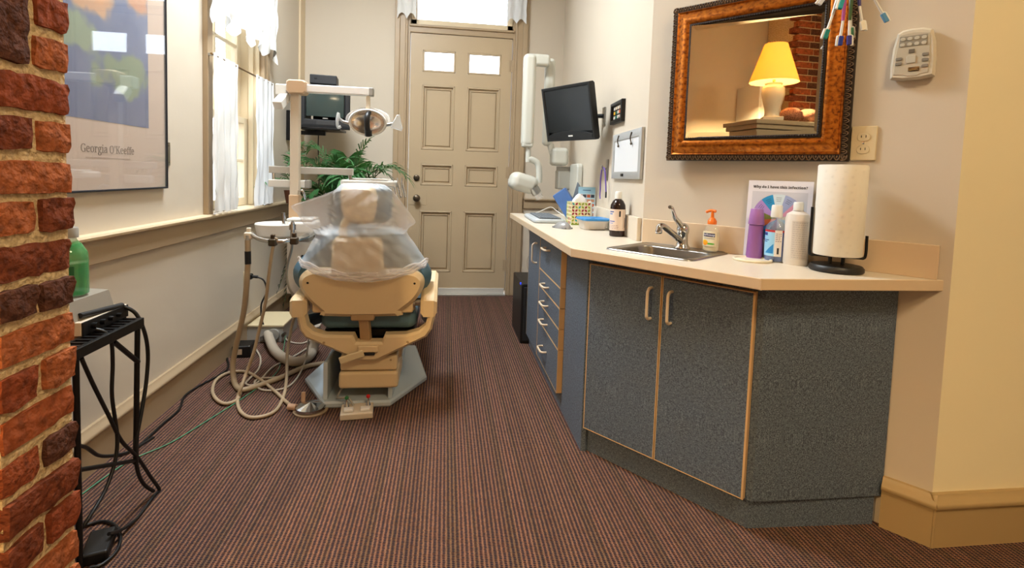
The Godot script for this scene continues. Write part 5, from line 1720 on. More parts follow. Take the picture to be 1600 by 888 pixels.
	obj("seat_cushion", k, M.vinyl, t)
	k = mk.call()
	k.x = Transform3D(Basis(Vector3.RIGHT, -0.12), -o + Vector3(-0.335, 0.40, -3.16))
	k.box(Vector3.ZERO, Vector3(0.40, 0.085, 0.60), 0.035, 4)
	obj("leg_rest", k, M.vinyl, t)
	# back: cushion in front, cream shell behind, all leaning back a little
	var lean := Transform3D(Basis(Vector3.RIGHT, 0.10), Vector3(-0.345, 0.44, -2.30))
	var lk := func(z: float) -> Mk:
		var q := Mk.new()
		q.x = Transform3D(Basis(), -o) * lean * Transform3D(Basis(), Vector3(0.345, -0.44, z))
		return q
	k = lk.call(0.0)
	var cush := PackedVector2Array()
	for p in [[-0.45, 0.455], [-0.55, 0.485], [-0.63, 0.53], [-0.652, 0.59], [-0.632, 0.645], [-0.555, 0.72], [-0.51, 0.765], [-0.44, 0.79], [-0.26, 0.79], [-0.19, 0.765], [-0.145, 0.72], [-0.085, 0.65], [-0.054, 0.59], [-0.075, 0.53], [-0.13, 0.485], [-0.23, 0.455]]:
		cush.append(Vector2(p[0], p[1]))
	k.prism(smooth_poly(cush), -0.10, 0.0, 0.030)
	obj("back_cushion", k, M.vinyl, t)
	k = lk.call(0.03)
	var shell := PackedVector2Array()
	for p in [[-0.50, 0.424], [-0.20, 0.424], [-0.180, 0.446], [-0.125, 0.492], [-0.092, 0.540], [-0.082, 0.580], [-0.098, 0.612], [-0.14, 0.632], [-0.22, 0.636], [-0.48, 0.636], [-0.555, 0.632], [-0.595, 0.612], [-0.608, 0.578], [-0.598, 0.538], [-0.565, 0.490], [-0.520, 0.446]]:
		shell.append(Vector2(p[0], p[1]))
	k.prism(smooth_poly(shell), -0.03, 0.03, 0.018)
	var sh := obj("back_shell", k, M.tan, t)
	for x in [-0.568, -0.124]:
		k = lk.call(0.061)
		k.x = k.x * Transform3D(Basis(Vector3.RIGHT, PI / 2), Vector3(x, 0.578, 0))
		obj("screw", k.lathe([Vector2(0.005, 0), Vector2(0.004, 0.0015), Vector2(0, 0.0015)], 10), M.charcoal, sh)
	for s in [-1, 1]:
		k = lk.call(0.012)
		k.box(Vector3(-0.345 + s * 0.178, 0.462, 0), Vector3(0.075, 0.06, 0.045), 0.012)
		obj("shell_bracket", k, M.tan, sh)
	k = lk.call(0.03)
	k.prism(PackedVector2Array([Vector2(-0.475, 0.60), Vector2(-0.255, 0.60), Vector2(-0.262, 0.755), Vector2(-0.275, 0.772), Vector2(-0.455, 0.772), Vector2(-0.468, 0.755)]), -0.02, 0.035, 0.012)
	obj("upper_panel", k, M.tan, t)
	k = mk.call()
	k.bar(Vector3(-0.342, 0.44, -2.268), Vector3(-0.335, 0.30, -2.30), 0.046, 0.03, 0.006)
	k.box(Vector3(-0.345, 0.42, -2.272), Vector3(0.10, 0.04, 0.05), 0.008)
	obj("back_strut", k, M.tan_dark, t)
	# headrest on its curved stem
	k = lk.call(0.0)
	k.tube([Vector3(-0.42, 0.76, 0.02), Vector3(-0.43, 0.80, 0.03), Vector3(-0.41, 0.85, 0.02), Vector3(-0.37, 0.88, 0.0)], 0.016, 10)
	obj("headrest_stem", k, M.tan, t)
	k = lk.call(-0.02)
	k.box(Vector3(-0.352, 0.905, -0.03), Vector3(0.235, 0.165, 0.09), 0.04, 4)
	obj("headrest_cushion", k, M.vinyl, t)
	k = lk.call(0.03)
	var hr := PackedVector2Array()
	for p in [[-0.405, 0.835], [-0.315, 0.835], [-0.296, 0.87], [-0.288, 0.93], [-0.296, 0.978], [-0.33, 0.99], [-0.40, 0.99], [-0.432, 0.978], [-0.438, 0.93], [-0.428, 0.87]]:
		hr.append(Vector2(p[0], p[1]))
	k.prism(smooth_poly(hr), -0.03, 0.012, 0.012)
	obj("headrest_shell", k, M.tan, t)
	cover()

func smooth_poly(p: PackedVector2Array, k := 3) -> PackedVector2Array:
	var o := PackedVector2Array()
	var n := p.size()
	for i in n:
		for j in k:
			o.append(p[i].cubic_interpolate(p[(i + 1) % n], p[(i - 1 + n) % n], p[(i + 2) % n], float(j) / k))
	return o

func cover() -> void:
	# plastic bag drawn over headrest and shoulders; its loose corners stand out as wings
	var t := thing("plastic_cover", "translucent white plastic cover pulled over the headrest and shoulders of the dental chair", "plastic cover", Vector3(-0.345, 0.62, -2.28))
	#        y     left    right   core half width, half depth, centre z
	var lv := [[0.635, -0.612, -0.080, 0.30, 0.125, -2.31], [0.65, -0.618, -0.074, 0.30, 0.13, -2.31], [0.67, -0.604, -0.088, 0.30, 0.132, -2.305], [0.70, -0.588, -0.108, 0.29, 0.132, -2.30], [0.735, -0.57, -0.130, 0.27, 0.130, -2.295], [0.765, -0.552, -0.152, 0.23, 0.122, -2.285], [0.79, -0.560, -0.164, 0.185, 0.108, -2.275], [0.812, -0.592, -0.152, 0.14, 0.082, -2.27], [0.832, -0.608, -0.128, 0.13, 0.08, -2.265], [0.86, -0.622, -0.142, 0.125, 0.08, -2.262], [0.892, -0.646, -0.165, 0.125, 0.08, -2.258], [0.915, -0.592, -0.182, 0.125, 0.08, -2.255], [0.94, -0.525, -0.202, 0.122, 0.078, -2.252], [0.965, -0.468, -0.222, 0.118, 0.074, -2.25], [0.985, -0.448, -0.248, 0.105, 0.062, -2.25], [0.996, -0.428, -0.268, 0.08, 0.04, -2.25], [1.0, -0.36, -0.335, 0.02, 0.008, -2.25]]
	var n := noise(9.0, 3, 17)
	var P := []
	var rows := []
	for i in lv.size() - 1:
		for j in 3:
			var a := []
			for q in 6:
				var p0: float = lv[maxi(i - 1, 0)][q]
				var p1: float = lv[i][q]
				var p2: float = lv[i + 1][q]
				var p3: float = lv[mini(i + 2, lv.size() - 1)][q]
				a.append(cubic_interpolate(p1, p2, p0, p3, j / 3.0))
			rows.append(a)
	rows.append(lv[lv.size() - 1])
	for r in rows.size():
		var q: Array = rows[r]
		var row := []
		var hw: float = (q[2] - q[1]) / 2
		var xc: float = (q[2] + q[1]) / 2
		for j in 72:
			var a := TAU * j / 72
			var x := cos(a) * hw
			var inner: float = (x + xc + 0.350) / q[3]
			var zf: float = sqrt(maxf(0.0, 1.0 - inner * inner)) if absf(inner) < 1.0 else 0.0
			if q[3] > hw:
				zf = absf(sin(a))
			zf = maxf(zf, absf(sin(a)) * 0.09)
			var y: float = q[0]
			var low := clampf((0.70 - y) / 0.07, 0.0, 1.0)
			y -= low * 0.055 * pow(absf(sin(a)), 2.0) * (1.0 if sin(a) > 0 else 0.2)
			var wr := n.get_noise_3d(x * 1.0, y * 0.9, sin(a) * 0.3) * 0.012 + 0.003 * sin(x * 90.0 + y * 60.0 + 4.0 * n.get_noise_2d(x, y)) * clampf((0.9 - y) * 5.0, 0.1, 1.0)
			var z: float = q[5] + (1.0 if sin(a) >= 0 else -1.0) * (zf * q[4]) + wr * (0.4 + zf)
			row.append(Vector3(xc + x, y, z) - t.position)
		P.append(row)
	var m := mat(Color(0.96, 0.97, 0.98, 0.40), 0.32, 0.0, 0.5)
	m.transparency = BaseMaterial3D.TRANSPARENCY_ALPHA
	m.backlight_enabled = true
	m.backlight = Color(0.4, 0.4, 0.42)
	obj("film", Mk.new().grid(P, false, true, true), m, t)
	# gathered hem: three folds round the back
	var m2 := mat(Color(0.95, 0.92, 0.90, 0.32), 0.32, 0.0, 0.5)
	m2.transparency = BaseMaterial3D.TRANSPARENCY_ALPHA
	for f in 3:
		var pts := []
		for i in 25:
			var a := PI * i / 24
			var x := -cos(a)
			pts.append(Vector3(-0.346 + x * (0.268 + 0.004 * f), 0.657 - 0.050 * pow(sin(a), 2.0) + f * 0.013 - 0.012 + 0.004 * sin(i * 1.9 + f * 2.0), -2.31 + 0.128 * sqrt(maxf(0.0, 1.0 - x * x * 0.96)) + 0.004) - t.position)
		obj("gathered_hem", Mk.new().tube(pts, 0.007, 8, true, -1.0, 0.35), m2, t)

# ---------------------------------------------------------------- post, lamp, arms, basin beside the chair
func dental_unit() -> void:
	var o := Vector3(-0.753, 0, -2.68)
	var t := thing("dental_unit", "cream dental unit post with tray arms and a swing arm for the lamp", "dental unit", o)
	var P := func(x: float, y: float, z: float) -> Vector3:
		return Vector3(x, y, z) - o
	obj("post", Mk.new().box(P.call(-0.753, 0.94, -2.70), Vector3(0.043, 0.98, 0.043), 0.006), M.beige, t)
	obj("post_sleeve", Mk.new().box(P.call(-0.753, 0.82, -2.70), Vector3(0.05, 0.20, 0.05), 0.005), M.block, t)
	obj("foot_column", Mk.new().box(P.call(-0.712, 0.56, -2.70), Vector3(0.115, 0.26, 0.16), 0.008), M.enamel, t)
	for y in [0.62, 0.575]:
		var k := Mk.new()
		k.x = Transform3D(Basis(Vector3.RIGHT, PI / 2), P.call(-0.70 + (y - 0.6) * 0.3, y, -2.619))
		obj("button", k.lathe([Vector2(0.007, 0), Vector2(0.006, 0.004), Vector2(0, 0.004)], 12), M.charcoal, t)
	obj("support_arm", Mk.new().box(P.call(-0.712, 0.40, -2.78), Vector3(0.06, 0.10, 0.06), 0.006).bar(P.call(-0.712, 0.33, -2.78), P.call(-0.46, 0.13, -2.84), 0.06, 0.06, 0.008), M.grey, t)
	# head block and lamp arm
	obj("head_block", Mk.new().at(P.call(-0.740, 1.452, -2.69)).prism(PackedVector2Array([Vector2(-0.034, -0.034), Vector2(0.034, -0.034), Vector2(0.046, -0.022), Vector2(0.046, 0.024), Vector2(0.034, 0.034), Vector2(-0.034, 0.034), Vector2(-0.046, 0.024), Vector2(-0.046, -0.022)]), -0.04, 0.04, 0.006), M.block, t)
	obj("counterweight", Mk.new().box(P.call(-0.815, 1.437, -2.70), Vector3(0.055, 0.055, 0.06), 0.006), M.white, t)
	obj("spring_arm", Mk.new().bar(P.call(-0.80, 1.41, -2.70), P.call(-0.815, 1.35, -2.62), 0.045, 0.045, 0.006), M.white, t)
	obj("lamp_arm", Mk.new().box(P.call(-0.545, 1.450, -2.70), Vector3(0.31, 0.040, 0.045), 0.006), M.enamel, t)
	obj("arm_cap", Mk.new().box(P.call(-0.386, 1.450, -2.70), Vector3(0.022, 0.040, 0.046), 0.004), M.grey, t)
	obj("lamp_drop", Mk.new().box(P.call(-0.402, 1.395, -2.70), Vector3(0.020, 0.075, 0.022), 0.004), M.beige, t)
	# tray arms
	obj("upper_tray_arm", Mk.new().box(P.call(-0.688, 1.043, -2.76), Vector3(0.412, 0.036, 0.04), 0.004), M.light_grey, t)
	obj("lower_tray_arm", Mk.new().box(P.call(-0.80, 0.974, -2.74), Vector3(0.178, 0.038, 0.045), 0.006), M.white, t)
	obj("arm_cap", Mk.new().box(P.call(-0.70, 0.974, -2.74), Vector3(0.024, 0.040, 0.046), 0.004), M.grey, t)
	obj("arm_pin", Mk.new().rod(P.call(-0.875, 1.03, -2.755), P.call(-0.870, 0.985, -2.745), 0.008), M.steel, t)
	obj("arm_pin", Mk.new().rod(P.call(-0.50, 1.035, -2.76), P.call(-0.49, 0.99, -2.76), 0.009), M.steel, t)
	obj("hose_clip", Mk.new().tube([P.call(-0.73, 0.94, -2.68), P.call(-0.712, 0.945, -2.66), P.call(-0.70, 0.93, -2.66), P.call(-0.695, 0.90, -2.67)], 0.006, 8), M.chrome, t)
	obj("tray_link", Mk.new().bar(P.call(-0.50, 1.0, -2.76), P.call(-0.44, 0.985, -2.80), 0.03, 0.02, 0.004), M.grey, t)
	var tr := obj("instrument_tray", Mk.new().at(P.call(-0.405, 0.975, -2.84), Basis(Vector3.RIGHT, PI / 2)).prism(rrect(0.28, 0.22, 0.03, 4), -0.028, 0.006, 0.008), M.white, t)
	obj("tray_rim", Mk.new().box(P.call(-0.405, 1.008, -2.84), Vector3(0.20, 0.006, 0.16), 0.002), M.enamel, tr)
	for i in 3:
		var x := -0.275 + i * 0.018
		var hp := obj("handpiece", Mk.new().rod(P.call(x, 0.985, -2.78 - i * 0.05), P.call(x + 0.02, 0.915, -2.76 - i * 0.05), 0.008, 10).rod(P.call(x, 0.985, -2.78 - i * 0.05), P.call(x - 0.004, 1.02, -2.785 - i * 0.05), 0.006, 10, 0.003), M.chrome, t)
	# ---- lamp
	var lo := Vector3(-0.40, 1.30, -2.69)
	var l := thing("dental_lamp", "dental operating lamp with a shallow mirrored dish and clear side handles", "lamp", lo)
	var face := Basis(Vector3.RIGHT, PI / 2 + 0.28)
	var k := Mk.new()
	k.x = Transform3D(face, Vector3(0, 0, -0.01))
	k.lathe([Vector2(0, -0.035), Vector2(0.03, -0.032), Vector2(0.06, -0.02), Vector2(0.078, -0.002), Vector2(0.086, 0.012), Vector2(0.089, 0.012), Vector2(0.089, 0.006), Vector2(0.08, -0.010), Vector2(0.06, -0.028), Vector2(0.03, -0.040), Vector2(0, -0.043)], 32, 1.0, 0.72)
	obj("reflector", k, mat(Color(0.97, 0.94, 0.90), 0.22, 0.9), l)
	k = Mk.new()
	k.x = Transform3D(face, Vector3(0, 0, -0.01))
	k.lathe([Vector2(0.086, 0.010), Vector2(0.094, 0.010), Vector2(0.096, 0.016), Vector2(0.092, 0.024), Vector2(0.084, 0.022), Vector2(0.082, 0.014), Vector2(0.086, 0.010)], 32, 1.0, 0.72)
	obj("rim", k, M.white, l)
	obj("bulb_holder", Mk.new().tube([Vector3(0.006, 0.045, 0.012), Vector3(0.004, 0.02, 0.05), Vector3(0.004, -0.03, 0.05), Vector3(0.008, -0.055, 0.035)], 0.013, 12, true, 0.015).rod(Vector3(0.008, -0.048, 0.04), Vector3(0.009, -0.072, 0.03), 0.018, 16), M.black, l)
	obj("yoke", Mk.new().tube([Vector3(-0.105, -0.005, -0.01), Vector3(-0.098, 0.028, -0.012), Vector3(-0.06, 0.056, -0.014), Vector3(0, 0.066, -0.014), Vector3(0.06, 0.056, -0.014), Vector3(0.098, 0.028, -0.012), Vector3(0.105, -0.005, -0.01)], 0.008, 8), glass(Color(0.95, 0.95, 0.95), 0.35, 0.1), l)
	obj("yoke_pin", Mk.new().rod(Vector3(0, 0.06, -0.014), Vector3(0, 0.07, -0.012), 0.012), M.chrome, l)
	for s in [-1, 1]:
		obj("pivot", Mk.new().rod(Vector3(s * 0.092, -0.012, 0), Vector3(s * 0.125, -0.004, 0), 0.008, 10), M.steel, l)
	var hm := glass(Color(0.92, 0.95, 0.96), 0.35, 0.08)
	obj("handle", Mk.new().tube([Vector3(-0.12, -0.004, 0), Vector3(-0.138, 0.01, 0.01), Vector3(-0.143, 0.035, 0.01), Vector3(-0.147, 0.0, 0.016), Vector3(-0.143, -0.035, 0.016), Vector3(-0.13, -0.03, 0.012)], 0.007, 8), hm, l)
	k = Mk.new().at(Vector3(0.150, 0.0, 0.004))
	k.prism(PackedVector2Array([Vector2(-0.008, 0.04), Vector2(0.008, 0.044), Vector2(0.024, -0.024), Vector2(0.018, -0.040), Vector2(-0.034, -0.026), Vector2(-0.034, -0.014)]), -0.007, 0.007, 0.004)
	obj("handle", k, hm, l)
	# ---- basin (cuspidor)
	t = thing("cuspidor", "white dental rinse basin with a chrome filler spout beside the chair", "basin", Vector3(-0.80, 0.72, -2.62))
	k = Mk.new().at(Vector3(-0.008, 0, 0.02))
	k.lathe([Vector2(0, 0.0), Vector2(0.07, 0.0), Vector2(0.088, 0.008), Vector2(0.096, 0.045), Vector2(0.099, 0.060), Vector2(0.096, 0.065), Vector2(0.090, 0.060), Vector2(0.08, 0.02), Vector2(0.03, 0.008), Vector2(0, 0.006)], 36)
	obj("bowl", k, M.white, t)
	obj("housing", Mk.new().box(Vector3(0.105, 0.045, -0.03), Vector3(0.13, 0.07, 0.15), 0.02, 3).box(Vector3(0.09, 0.02, -0.03), Vector3(0.12, 0.05, 0.14), 0.01), M.enamel, t)
	obj("housing_lid", Mk.new().box(Vector3(0.10, 0.083, -0.03), Vector3(0.12, 0.012, 0.14), 0.005), M.white, t)
	obj("filler_spout", Mk.new().tube([Vector3(0.037, 0.04, 0.07), Vector3(0.037, 0.09, 0.07), Vector3(0.037, 0.12, 0.072)], 0.008, 10), M.chrome, t)
	obj("down_pipe", Mk.new().rod(Vector3(0.075, 0.0, -0.02), Vector3(0.075, -0.05, -0.06), 0.025, 16).box(Vector3(0.088, -0.02, -0.06), Vector3(0.09, 0.05, 0.10), 0.006), M.grey, t)
	# ---- chrome holder bar with three instrument rests
	t = thing("instrument_holder", "chrome holder bar with three hose rests curving in front of the rinse basin", "holder", Vector3(-0.82, 0.71, -2.48))
	obj("bar", Mk.new().tube([Vector3(-0.075, 0.030, -0.03), Vector3(-0.03, 0.012, 0.0), Vector3(0.03, 0.004, 0.02), Vector3(0.09, 0.004, 0.01), Vector3(0.14, 0.010, -0.04), Vector3(0.16, 0.02, -0.10)], 0.011, 10), M.chrome, t)
	for q in [[-0.085, 0.022, -0.03], [0.04, 0.0, 0.028], [0.125, 0.004, -0.005]]:
		obj("rest", Mk.new().box(Vector3(q[0], q[1], q[2]), Vector3(0.036, 0.034, 0.034), 0.008).box(Vector3(q[0], q[1] + 0.022, q[2]), Vector3(0.018, 0.03, 0.018), 0.004), M.pewter if q[0] > 0 else M.beige, t)

func hose(called: String, label: String, category: String, pts: Array, r: float, m: Material, seg := 10) -> Node3D:
	var a: Vector3 = pts[0]
	var t := thing(called, label, category, Vector3(a.x, 0, a.z))
	var q := []
	for p: Vector3 in pts:
		q.append(p - t.position)
	obj("tube", Mk.new().tube(q, r, seg), m, t)
	return t

func hoses() -> void:
	var V := func(x: float, y: float, z: float) -> Vector3:
		return Vector3(x, y, z)
	# suction hose: from the left rest down the wall side and along the carpet to the chair base
	var t := hose("suction_hose", "thick tan suction hose hanging from the leftmost rest and curving along the carpet", "hose", HOSE_A, 0.0125, M.hose)
	obj("grip", Mk.new().rod(Vector3(0, 0.66, 0.0), Vector3(0.002, 0.60, 0.002), 0.014, 12), M.black, t)
	obj("tip", Mk.new().rod(Vector3(0, 0.735, 0.0), Vector3(0, 0.66, 0.0), 0.010, 12), M.grey, t)
	hose("saliva_hose", "slim tan hose dropping from the middle rest into a wide floor loop", "hose", HOSE_B, 0.0075, M.hose)
	hose("foot_control_hose", "tan hose looping on the carpet out to the chrome foot disc", "hose", HOSE_C, 0.0075, M.hose)
	hose("vacuum_pipe", "fat grey beige corrugated pipe bending from the utility box to the chair", "pipe", HOSE_D, 0.026, M.hose_light, 14)
	hose("white_hose", "thin white hose snaking from the utility box across the carpet", "hose", HOSE_E, 0.005, M.hose_light, 8)
	hose("white_hose", "thin pale hose curving from under the chair toward the vacuum pipe", "hose", HOSE_F, 0.005, M.hose_light, 8)
	hose("green_wire", "thin green wire running across the carpet with a small white connector", "wire", HOSE_G, 0.0022, M.green_wire, 6)
	t = hose("handpiece_hose", "thin chrome armoured hose hanging from the right rest of the basin", "hose", HOSE_H, 0.006, M.steel, 8)
	obj("handle", Mk.new().rod(Vector3(0.0, 0.80, 0.0), Vector3(0.0, 0.71, 0.0), 0.010, 12).rod(Vector3(0, 0.765, 0), Vector3(0, 0.79, 0), 0.016, 12), M.chrome, t)
	# chrome foot disc
	t = thing("foot_disc", "chrome faceted foot control disc on the carpet left of the chair", "foot control", Vector3(-0.560, 0, -2.262))
	obj("plate", Mk.new().lathe([Vector2(0, 0), Vector2(0.070, 0), Vector2(0.072, 0.006), Vector2(0, 0.008)], 32), M.hose, t)
	var k := Mk.new()
	var n := 18
	for i in n:
		var a0 := TAU * i / n
		var a1 := TAU * (i + 1) / n
		var A := Vector3(cos(a0) * 0.062, 0.022, sin(a0) * 0.062)
		var B := Vector3(cos(a1) * 0.062, 0.022, sin(a1) * 0.062)
		var top := Vector3(0, 0.040, 0)
		var nn := ((A + B) * Vector3(1, 0, 1)).normalized() * 0.28 + Vector3.UP
		k.tri(A, B, top, nn.normalized(), nn.normalized(), nn.normalized())
	k.lathe([Vector2(0.058, 0.006), Vector2(0.063, 0.012), Vector2(0.062, 0.022)], 36)
	obj("disc", k, M.chrome, t)
	obj("hose_fitting", Mk.new().rod(Vector3(-0.06, 0.016, 0.0), Vector3(-0.095, 0.016, -0.01), 0.014, 12).rod(Vector3(-0.045, 0.02, -0.05), Vector3(-0.045, 0.06, -0.055), 0.009, 10), mat(Color(0.80, 0.66, 0.55), 0.5), t)
	# foot pedal with two rockers and two toggles
	t = thing("foot_pedal", "small beige foot pedal with two rocker pads and green and red tipped toggles", "foot control", Vector3(-0.356, 0, -2.215), 0.12)
	obj("case", Mk.new().box(Vector3(0, 0.014, 0), Vector3(0.135, 0.028, 0.105), 0.006), M.beige, t)
	for s in [-1, 1]:
		obj("rocker", Mk.new().box(Vector3(s * 0.034, 0.034, 0.022), Vector3(0.040, 0.012, 0.030), 0.004), M.enamel, t)
		var g := obj("toggle", Mk.new().at(Vector3(s * 0.045, 0.028, -0.025)).lathe([Vector2(0.012, 0), Vector2(0.008, 0.01), Vector2(0.005, 0.016), Vector2(0.004, 0.034), Vector2(0, 0.034)], 14), M.chrome, t)
		obj("cap", Mk.new().ball(Vector3(s * 0.045, 0.066, -0.025), Vector3(0.009, 0.009, 0.009), 12), mat(Color(0.10, 0.45, 0.22) if s < 0 else Color(0.80, 0.10, 0.10), 0.35), g)
	hose("pedal_cable", "grey cable from the motor housing down to the foot pedal", "cable", [V.call(-0.43, 0.09, -2.36), V.call(-0.455, 0.045, -2.30), V.call(-0.44, 0.05, -2.27), V.call(-0.40, 0.055, -2.255), V.call(-0.375, 0.028, -2.24)], 0.0045, M.grey, 8)
	# utility box on the floor
	t = thing("utility_box", "beige utility junction box on the carpet against the left baseboard", "box", Vector3(-1.062, 0, -3.34))
	obj("case", Mk.new().box(Vector3(0, 0.048, 0), Vector3(0.215, 0.096, 0.30), 0.004), M.grey, t)
	obj("lid", Mk.new().box(Vector3(0, 0.101, 0), Vector3(0.225, 0.012, 0.31), 0.003), M.ivory, t)
	obj("pipe_flange", Mk.new().rod(Vector3(0.055, 0.05, 0.15), Vector3(0.055, 0.05, 0.165), 0.034, 20), M.grey, t)
	for q in [[-0.01, 0.03], [0.115, 0.05]]:
		obj("fitting", Mk.new().rod(Vector3(q[0], q[1], 0.14), Vector3(q[0], q[1], 0.175), 0.011, 10), M.steel, t)
	# outlet, plug and lead on the left wall
	t = thing("wall_outlet", "ivory outlet plate low on the left wall above the utility box", "outlet", Vector3(-1.177, 0.375, -3.22), PI / 2)
	outlet(t)
	t = thing("power_lead", "black plug and thin black lead hanging from the low left wall outlet", "power cord", Vector3(-1.16, 0.40, -3.22))
	obj("plug", Mk.new().box(Vector3(0.006, -0.005, 0), Vector3(0.03, 0.034, 0.034), 0.008).rod(Vector3(0.02, -0.005, 0), Vector3(0.05, -0.008, 0.0), 0.009), M.black, t)
	obj("lead", Mk.new().tube([Vector3(0.045, -0.008, 0), Vector3(0.085, -0.03, 0.0), Vector3(0.10, -0.10, 0.0), Vector3(0.07, -0.18, 0.0), Vector3(0.085, -0.28, 0.02), Vector3(0.12, -0.345, 0.02)], 0.005, 8), M.black, t)
	t = thing("power_transformer", "black boxy power transformer on the carpet at the left baseboard", "transformer", Vector3(-1.10, 0, -2.98), 0.1)
	obj("case", Mk.new().box(Vector3(0, 0.033, 0), Vector3(0.095, 0.066, 0.115), 0.008), M.black, t)
	obj("sticker", Mk.new().box(Vector3(-0.008, 0.035, 0.058), Vector3(0.026, 0.03, 0.002)), mat(Color(0.75, 0.66, 0.55), 0.6), t)
	hose("transformer_lead", "black lead running along the carpet from the transformer to the metal stand", "power cord", HOSE_I, 0.005, M.black, 8)

# ---------------------------------------------------------------- poster, stand and its electronics
func left_things() -> void:
	var t := thing("framed_poster", "tall framed poster with a soft blue and orange print and lettering below", "picture", Vector3(-1.178, 1.43, -1.965), PI / 2)
	var w := 0.73
	var h := 0.96
	obj("frame", frame_loop(Mk.new(), w, h, [Vector2(0, 0), Vector2(0, 0.016), Vector2(0.001, 0.017), Vector2(0.006, 0.017), Vector2(0.007, 0.016), Vector2(0.007, 0.0)]), mat(Color(0.17, 0.19, 0.23), 0.3, 0.6), t)
	obj("sheet", Mk.new().box(Vector3(0, 0, 0.006), Vector3(w - 0.012, h - 0.012, 0.004)), mat(Color(0.80, 0.72, 0.66), 0.7), t)
	# a plain stand-in for the artwork: soft coloured shapes on blue
	var sw := noise(0.012, 3, 33)
	var blobs := [[150.0, 40.0, 120.0, 74.0, Color(0.86, 0.60, 0.42)], [96.0, 96.0, 70.0, 56.0, Color(0.88, 0.66, 0.46)], [190.0, 30.0, 50.0, 30.0, Color(0.52, 0.50, 0.30)], [176.0, 236.0, 74.0, 40.0, Color(0.48, 0.58, 0.42)], [60.0, 190.0, 52.0, 30.0, Color(0.55, 0.64, 0.50)]]
	var art := img(256, 320, func(i: int, j: int) -> Color:
		var f := sw.get_noise_2d(i, j)
		var c := Color(0.45, 0.52, 0.66).lerp(Color(0.27, 0.36, 0.55), clampf(j / 320.0 + f * 0.4, 0, 1))
		for b in blobs:
			var u: float = (i - b[0]) / b[2]
			var v: float = (j - b[1]) / b[3]
			var d := sqrt(u * u + v * v) + f * 0.6
			c = c.lerp(b[4], smoothstep(1.15, 0.72, d) * 0.85)
		return c)
	obj("print", Mk.new().box(Vector3(-0.01, 0.095, 0.0085), Vector3(0.50, 0.67, 0.001)), printed(art, 0.6), t)
	var tx := obj("lettering", text("Georgia O'Keeffe", 0.036, 0.0006, "Droid Serif"), mat(Color(0.40, 0.33, 0.29), 0.7), t)
	tx.position = Vector3(0, -0.335, 0.0088)
	obj("small_print", Mk.new().box(Vector3(0, -0.365, 0.0086), Vector3(0.24, 0.003, 0.0006)), mat(Color(0.66, 0.58, 0.53), 0.7), t)
	obj("glazing", Mk.new().box(Vector3(0, 0, 0.0125), Vector3(w - 0.014, h - 0.016, 0.003)), M.pane, t)
	t = thing("switch_plate", "small grey metal switch plate at the right edge of the poster", "switch", Vector3(-1.179, 1.095, -2.352), PI / 2)
	obj("plate", Mk.new().prism(rrect(0.05, 0.10, 0.003, 2), -0.001, 0.004, 0.002), M.steel, t)
	obj("screw", Mk.new().ball(Vector3(0.012, 0.035, 0.004), Vector3(0.003, 0.003, 0.0015), 8), M.pewter, t)
	obj("screw", Mk.new().ball(Vector3(0.012, -0.035, 0.004), Vector3(0.003, 0.003, 0.0015), 8), M.pewter, t)
	# black metal stand with a slotted top
	t = thing("metal_stand", "black metal shelf stand with a slotted edge and wooden board behind the brick pier", "stand", Vector3(-1.02, 0, -1.50))
	var y := 0.585
	obj("front_rail", Mk.new().box(Vector3(0.12, y - 0.012, -0.005), Vector3(0.014, 0.028, 0.29), 0.002), M.blackmetal, t)
	var k := Mk.new()
	for i in 12:
		k.box(Vector3(0.095, y, -0.138 + i * 0.0245), Vector3(0.045, 0.005, 0.010))
	k.box(Vector3(0.072, y, -0.005), Vector3(0.010, 0.006, 0.29))
	obj("slotted_strip", k, M.blackmetal, t)
	obj("shelf_board", Mk.new().box(Vector3(-0.02, y - 0.008, 0.01), Vector3(0.18, 0.016, 0.30), 0.002), mat(Color(0.70, 0.47, 0.30), 0.5), t)
	obj("leg", Mk.new().rod(Vector3(0.12, 0, 0.13), Vector3(0.12, y - 0.02, 0.13), 0.0075, 10), M.blackmetal, t)
	obj("leg", Mk.new().rod(Vector3(0.117, 0.15, -0.115), Vector3(0.112, y - 0.02, -0.142), 0.0075, 10), M.blackmetal, t)
	obj("wall_ledger", Mk.new().box(Vector3(-0.135, y - 0.02, 0.0), Vector3(0.02, 0.03, 0.29), 0.002).box(Vector3(-0.07, y - 0.022, 0.135), Vector3(0.13, 0.014, 0.014)).box(Vector3(-0.0, y - 0.022, -0.135), Vector3(0.25, 0.014, 0.014)), M.blackmetal, t)
	obj("crossbar", Mk.new().rod(Vector3(0.12, 0.275, 0.13), Vector3(0.117, 0.16, -0.115), 0.006, 8), M.blackmetal, t)
	obj("brace", Mk.new().rod(Vector3(0.118, y - 0.03, -0.02), Vector3(0.116, y - 0.13, -0.135), 0.007, 8), M.blackmetal, t)
	# electronics
	t = thing("network_switch", "low beige device with a black panel of knobs lying on the metal stand", "device", Vector3(-1.015, y, -1.56))
	obj("case", Mk.new().box(Vector3(0, 0.022, 0), Vector3(0.14, 0.038, 0.20), 0.003), M.beige, t)
	obj("front_panel", Mk.new().box(Vector3(0.0715, 0.022, 0), Vector3(0.004, 0.036, 0.196), 0.001, 1), M.black, t)
	for i in 4:
		obj("knob", Mk.new().rod(Vector3(0.073, 0.022, 0.06 - i * 0.035), Vector3(0.086, 0.022, 0.06 - i * 0.035), 0.009 - 0.001 * i, 12), M.blackmetal, t)
	t = thing("modem", "grey beige sloped modem box resting on the knobbed device under the bottle", "modem", Vector3(-1.02, y + 0.041, -1.53))
	k = Mk.new().at(Vector3(0, 0, 0))
